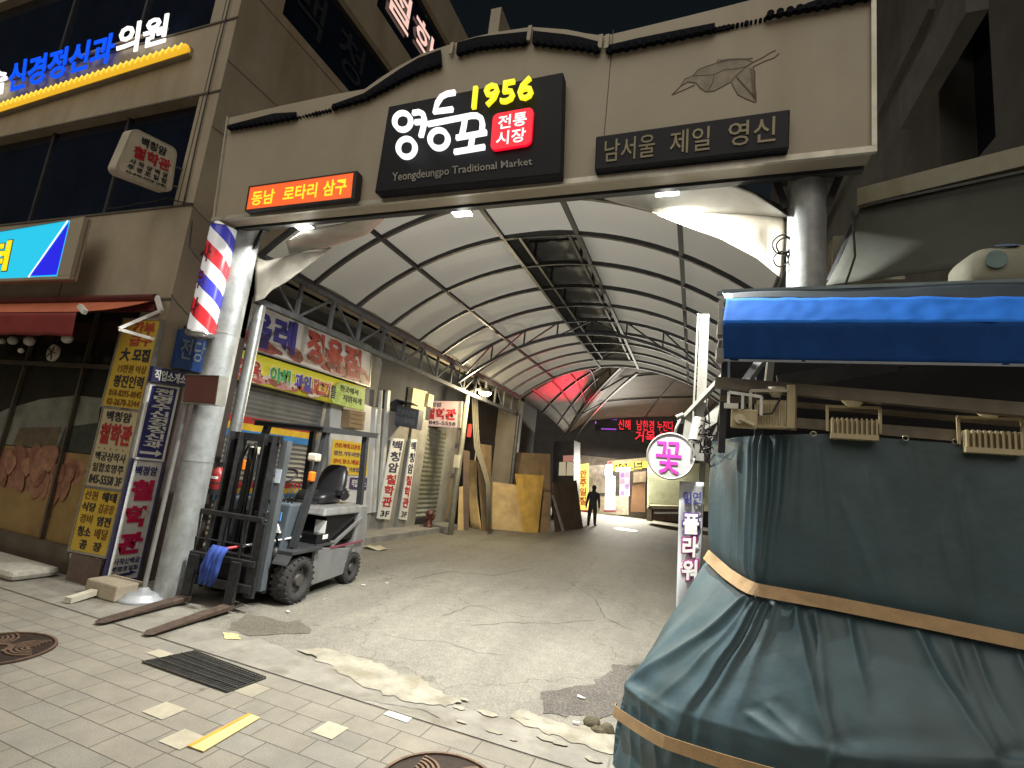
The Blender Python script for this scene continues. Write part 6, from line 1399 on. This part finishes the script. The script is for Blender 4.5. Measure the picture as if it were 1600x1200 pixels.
def strap(name, label, f0, f1, v0, v1, wd, name_fold=True):
    mb = MB(); n = 70; vs = []
    for i in range(n + 1):
        t = i / n; u = f0 + (f1 - f0) * t; v = v0 + (v1 - v0) * t
        i0, j0 = round(u * NU), round(v * NV); p = tarp_fn(i0 / NU, j0 / NV)
        if name == 'x': pass
        bp = surf(u, v) + V(-.012, -.022, .006) if name_fold else surf(u, v) + V(-.035, -.035, .0); bd = surf(u, min(1, v + .01)) - surf(u, v); bd.normalize(); nn = V(-.35, -.9, .3).normalized()
        c = bp + nn * .012; vs += [c - bd * wd / 2, c + bd * wd / 2]
    mb.add(vs, [(2 * i, 2 * i + 1, 2 * i + 3, 2 * i + 2) for i in range(n)], False)
    return tag(obj(name, mb, strap_m, solid=.004, loc=vs[0]), label, 'strap', 'tan straps tied round the tarp')
strap('webbing_strap', 'long tan strap crossing the middle of the green tarp', 0.0, 1.0, .25, .25, .068)
strap('webbing_strap', 'lower tan strap near the bottom left corner of the green tarp', .10, .52, .755, .70, .06, False)
# flood lamps on the stall beams
bg_m = M('lamp_beige', (.46, .39, .24), .5, .1, .15, 8, dirt=.3)
def stall_lamp(p, rz, tilt, label, first=None):
    if first: o = dup(first, p, rz, label); return o
    t = thing('stall_lamp', label, 'flood lamp', p, rz, 'unlit beige flood lamps on the stall beams')
    mb = MB(); mb.box(-.10, .10, -.05, .015, -.21, -.185)
    for k in range(10): x = -.092 + k * .0205; mb.box(x - .004, x + .004, -.05, .05, -.185, -.105)
    mb.box(-.10, .10, -.02, .01, -.19, -.11)
    obj('finned_body', mb, bg_m, t, True)
    mb = MB().bar((-.115, 0, -.04), (.115, 0, -.04), .012, .012).bar((-.113, 0, -.04), (-.113, 0, -.17), .012, .012).bar((.113, 0, -.04), (.113, 0, -.17), .012, .012); obj('yoke', mb, bg_m, t, True)
    obj('mount', MB().lathe((0, 0, -.04), [(0, 0), (.025, 0), (.05, .03), (.05, .04), (0, .04)], 16), offwhite, t, True)
    return t
L1 = stall_lamp(A(1333, 624, 3.0), R(-8), 0, 'finned beige flood lamp on the stall beam, middle one')
stall_lamp(A(1545, 640, 2.95), R(-8), 0, 'finned beige flood lamp on the stall beam, farthest right', L1)
t = thing('stall_lamp', 'large beige flood lamp at the left end of the stall beams', 'flood lamp', A(1203, 612, 3.0), R(-14), 'unlit beige flood lamps on the stall beams')
mb = MB().hexa([(-.08, -.03, -.20), (.10, -.03, -.20), (.11, .03, -.20), (-.09, .03, -.20)], [(-.06, -.02, -.05), (.09, -.02, -.05), (.10, .04, -.05), (-.07, .04, -.05)])
for k in range(6): mb.box(-.055 + .026 * k, -.047 + .026 * k, -.045, -.02, -.18, -.07)
mb.box(.085, .125, -.04, .05, -.2, .03); obj('finned_body', mb, bg_m, t, True, .006)
obj('yoke', MB().bar((-.09, -.03, .0), (.1, -.03, .0), .015, .015).bar((-.09, -.03, 0), (-.09, -.03, -.12), .015, .015), offwhite, t, True)
obj('mount', MB().lathe((.03, 0, -.03), [(0, 0), (.02, 0), (.05, .05), (0, .05)], 14), offwhite, t, True)
obj('cable', MB().tube([(-.12, -.05, -.03), (-.11, -.07, -.10), (-.05, -.08, -.14), (.02, -.07, -.13), (.06, -.05, -.04)], .006, 6), black, t, True)
t = thing('stall_lamp', 'square beige lamp back plate with white yoke at the stall corner', 'flood lamp', A(1160, 640, 2.95), R(-5), 'unlit beige flood lamps on the stall beams')
obj('back_plate', MB().box(-.055, .075, -.02, .02, -.10, .0), bg_m, t, True, .006); obj('pivot', MB().cyl((-.01, -.04, -.055), (-.01, -.02, -.055), .026).bar((-.01, -.045, -.055), (.06, -.045, -.085), .03, .012), offwhite, t, True)
obj('yoke', MB().bar((-.07, -.02, .09), (.09, -.02, .07), .014, .014).bar((-.07, -.02, .09), (-.07, -.02, .02), .014, .014).bar((.09, -.02, .07), (.09, -.02, -.03), .014, .014).bar((-.0, -.02, .075), (-.0, -.02, .0), .014, .014).box(-.09, -.02, -.05, -.02, .0, .025), white, t, True)

# flower shop signs and bracket beam
FYY = 4.5
fp = thing('sign_post', 'white steel post with slanting brackets and a grey tube lamp beside the blue awning', 'post', (.02, FYY, 0))
a, b_ = P(1101, 492, 1, FYY), P(1092, 720, 1, FYY); wpost = M('post_white', (.20, .197, .175), .5, .1, .15, 5, dirt=.3)
mb = MB().bar(V(b_.x + .03, FYY + .09, .0), b_ + V(.03, .09, .1), .05, .05).bar(b_, a, .075, .05); mb.box(a.x - .06, a.x - .045, FYY - .04, FYY + .04, b_.z, a.z); obj('post', mb, wpost, fp)
mb = MB().bar(P(1142, 575, 1, 4.3), P(1062, 660, 1, 4.55), .05, .03).prism([P(1098, 655, 1, 4.45), P(1125, 630, 1, 4.4), P(1120, 660, 1, 4.4), P(1100, 672, 1, 4.45)], (0, .02, 0)).prism([P(1072, 645, 1, 4.5), P(1092, 626, 1, 4.5), P(1084, 690, 1, 4.5), P(1066, 686, 1, 4.5)], (0, .02, 0)); obj('slant_bracket', mb, wpost, fp)
obj('tube_lamp', MB().cyl(P(1093, 655, 1, 4.3), P(1086, 690, 1, 4.25), .05, .055, n=20).cyl(P(1086, 690, 1, 4.25), P(1085.5, 692, 1, 4.25), .045, n=20), M('grey_lamp_tube', (.30, .28, .25), .4, .4, .15), fp)
mb = MB().cyl(P(1057, 652, 1, 4.5), P(1068, 648, 1, 4.5), .02, n=10).tube([P(1065, 650, 1, 4.5), P(1057, 668, 1, 4.5), P(1054, 680, 1, 4.5)], .012, 8); obj('spot_head', mb, wpost, fp)
c = P(1048, 713, 1, FYY)
t = thing('disc_sign', 'round white sign with a magenta Korean flower letter by the lane', 'sign', c)
RD = .188; mb = MB().cyl(c + V(0, .05, 0), c + V(0, -.03, 0), RD, n=48); obj('disc', mb, M('disc_white', (.42, .415, .43), .4, 0, .06, 3, dirt=.12), t, bev=.01)
mb = MB(); mb.tube([c + V(RD * math.cos(a * .1309), -.03, RD * math.sin(a * .1309)) for a in range(49)], .009, 6); obj('rim', mb, M('rim_grey', (.32, .31, .28), .4, .4), t)
q = Panel(*[P(*p, 1, FYY - .03) for p in ((1023, 689), (1066, 691), (1063, 743), (1027, 739))]); mb = MB(); q.text(mb, '꽃', 0, 0, 1, 1, .012, .002, .003); obj('letter', mb, M('magenta_vinyl', (.45, .03, .33), .5), t)
q = PP(1, FYY + .02, (1062, 752), (1100, 754), (1094, 880), (1054, 960)); q = Panel(q.tl, q.tr, P(1092, 960, 1, FYY + .02), P(1056, 960, 1, FYY + .02))
t = thing('flower_banner', 'white hanging cloth banner with purple and magenta letters under the round sign', 'banner', q.pt(.5, 0))
obj('cloth', MB().grid(lambda u, v: q.pt(u, v, .012 * math.sin(v * 9 + u * 3)), 8, 26), M('banner_cloth', (.44, .455, .47), .6, 0, .08, 3), t, solid=.003)
mb = MB(); q.text(mb, '일연', .16, .075, .9, .17, .015, .016); obj('navy_lettering', mb, navyink, t)
mb = MB(); q.stack(mb, '플라워', .2, .24, .86, .76, .035, .1, .018); obj('white_lettering', mb, whiteink, t)
mb = MB()
for i, ch in enumerate('플라워'):
    h = .52 / 3; mb.cur = min(i, 1); q.text(mb, ch, .14, .24 + h * i, .92, .24 + h * (i + 1), .10, .0125, .003)
obj('letter_shadow', mb, [M('violet_vinyl', (.10, .03, .24), .5), M('magenta_vinyl2', (.42, .03, .25), .5)], t)

# ------------------------------------------------------------------ RIGHT BUILDING
rb = thing('right_building', 'dark grey stucco building rising on the right of the gate', 'building', (3, 6, 0))
RX = 2.2
mb = MB(); s_ = RX / 1.3
def on(px, py): return P(px, py, 0, RX)
mb.box(RX, RX + .4, 5.75, 24, 0, 13); mb.box(RX, RX + .4, 2.4, 4.78, 0, 13); mb.box(RX, RX + .4, 4.78, 5.75, 0, 4.75); mb.box(RX, RX + .4, 4.78, 5.75, 6.6, 13); mb.box(RX + .4, RX + 6, 2.4, 2.7, 0, 13)
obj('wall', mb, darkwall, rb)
obj('window', MB().box(RX + .3, RX + .34, 4.78, 5.75, 4.75, 6.6), nightglass, rb)
mb = MB(); a, b_ = on(1432, 200), on(1545, 6); mb.prism([(RX, a.y, a.z), (RX, b_.y, a.z), (RX, b_.y, a.z + .5), (RX, a.y, a.z + .5)], (-.16, 0, 0)); obj('ledge', mb, M('stucco_ledge', (.13, .12, .115), .85, 0, .2), rb)
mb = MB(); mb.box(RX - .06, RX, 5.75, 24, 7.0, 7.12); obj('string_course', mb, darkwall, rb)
aw2 = thing('roller_awning', 'pale grey roller awning with slanting cloth on the right building', 'awning', (1.8, 4.3, 4))
a, b_ = P(1342, 313, 2, 4.1), P(1680, 231, 2, 4.1); dx = (b_ - a)
obj('cassette', MB().bar(a, b_, .13, .15), M('cassette_cream', (.26, .24, .17), .5, .1, .15, 5, dirt=.2), aw2)
c, d = P(1290, 446, 1, 4.15), P(1680, 395, 1, 3.75)
obj('cloth', MB().grid(lambda u, v: (a + V(0, .0, -.08)).lerp(b_ + V(0, 0, -.08), u).lerp(c.lerp(d, u), v) + V(0, 0, -.06 * math.sin(math.pi * v)), 20, 8), M('awning_grey_green', (.075, .08, .068), .9, 0, .12, 3, dirt=.2), aw2, solid=.006)
mb = MB(); mb.bar(a + V(.03, -.1, -.1), b_ + V(.0, -.1, -.14), .012, .02); mb.bar(a + V(0, 0, -.14), P(1298, 440, 1, 4.3), .04, .05); mb.bar(P(1346, 390, 1, 4.3), P(1300, 446, 1, 4.25), .02, .02); obj('arm', mb, darksteel, aw2)
mb = MB().box(1.0, 1.5, 4.6, 4.8, 3.45, 3.85); tag(obj('beam_box', mb, M('cream_beam', (.28, .26, .19), .6), loc=(1.2, 4.7, 3.5)), 'short cream box beam behind the right gate column', 'beam')
mb = MB().box(.9, 2.2, 4.75, 4.95, 2.4, 3.4); tag(obj('wall_panel', mb, M('panel_blue_grey', (.085, .095, .105), .7), loc=(1.2, 4.8, 2.4)), 'dark blue grey wall panel behind the right gate column', 'panel')
pbx = P(1545, 420, 1, 3.4)
t = thing('storage_bag', 'pale rounded bag with blue marks lying on top of the blue awning', 'bag', pbx)
bm_ = MB(); cB = P(1600, 432, 1, 3.5); n, m = 28, 14; vs = []
for j in range(m + 1):
    for i in range(n):
        aa, bb = 2 * math.pi * i / n, math.pi * j / m
        vs.append(cB + V(.33 * sgn(math.sin(bb), .6) * sgn(math.cos(aa), .6), .17 * sgn(math.sin(bb), .6) * sgn(math.sin(aa), .6), .155 * sgn(math.cos(bb), .75)) + noise.noise_vector(V(aa * 2, bb * 2, 1)) * .012)
bm_.add(vs, [(j * n + i, j * n + (i + 1) % n, (j + 1) * n + (i + 1) % n, (j + 1) * n + i) for j in range(m) for i in range(n)], True)
obj('bag_body', bm_, M('bag_cream', (.24, .235, .18), .7, 0, .12, 5, .1, 20), t)
def mark(px, py, rx, rz, mat, nm):
    c_ = P(px, py, 1, 3.5); mb = MB(); k = []
    for a_ in range(18):
        x_, z_ = c_.x + rx * math.cos(a_ * .349), c_.z + rz * math.sin(a_ * .349); dx_, dz_ = min(.98, abs(x_ - cB.x) / .33), min(.98, abs(z_ - cB.z) / .155)
        k.append(V(x_, 3.5 - .17 * max(0, 1 - dx_ ** 3.3) ** .3 * max(0, 1 - dz_ ** 2.6) ** .3 - .016, z_))
    mb.add(k, [tuple(range(18))]); obj(nm, mb, mat, t, solid=.003)
mark(1532, 424, .045, .055, M('mark_teal', (.10, .17, .16), .6), 'green_mark'); mark(1556, 397, .05, .022, M('mark_blue', (.10, .14, .25), .6), 'blue_mark')
t = thing('cable_coil', 'coil of black cable hanging on the right gate column', 'cable', (.52, 3.9, 3.4)); mb = MB()
for px, py, r_ in ((1222, 382, .065), (1226, 384, .055), (1220, 405, .05)):
    p = P(px, py, 1, 3.86); mb.tube([p + V(r_ * math.cos(a * .3142), .01 * math.sin(a), r_ * 1.1 * math.sin(a * .3142)) for a in range(21)], .006, 6)
obj('loop', mb, black, t)
cable([P(1332, 330, 1, 4.0), P(1336, 400, 1, 4.0), P(1318, 452, 1, 4.0)], .008, 'thin dark cable hanging beside the roller awning')
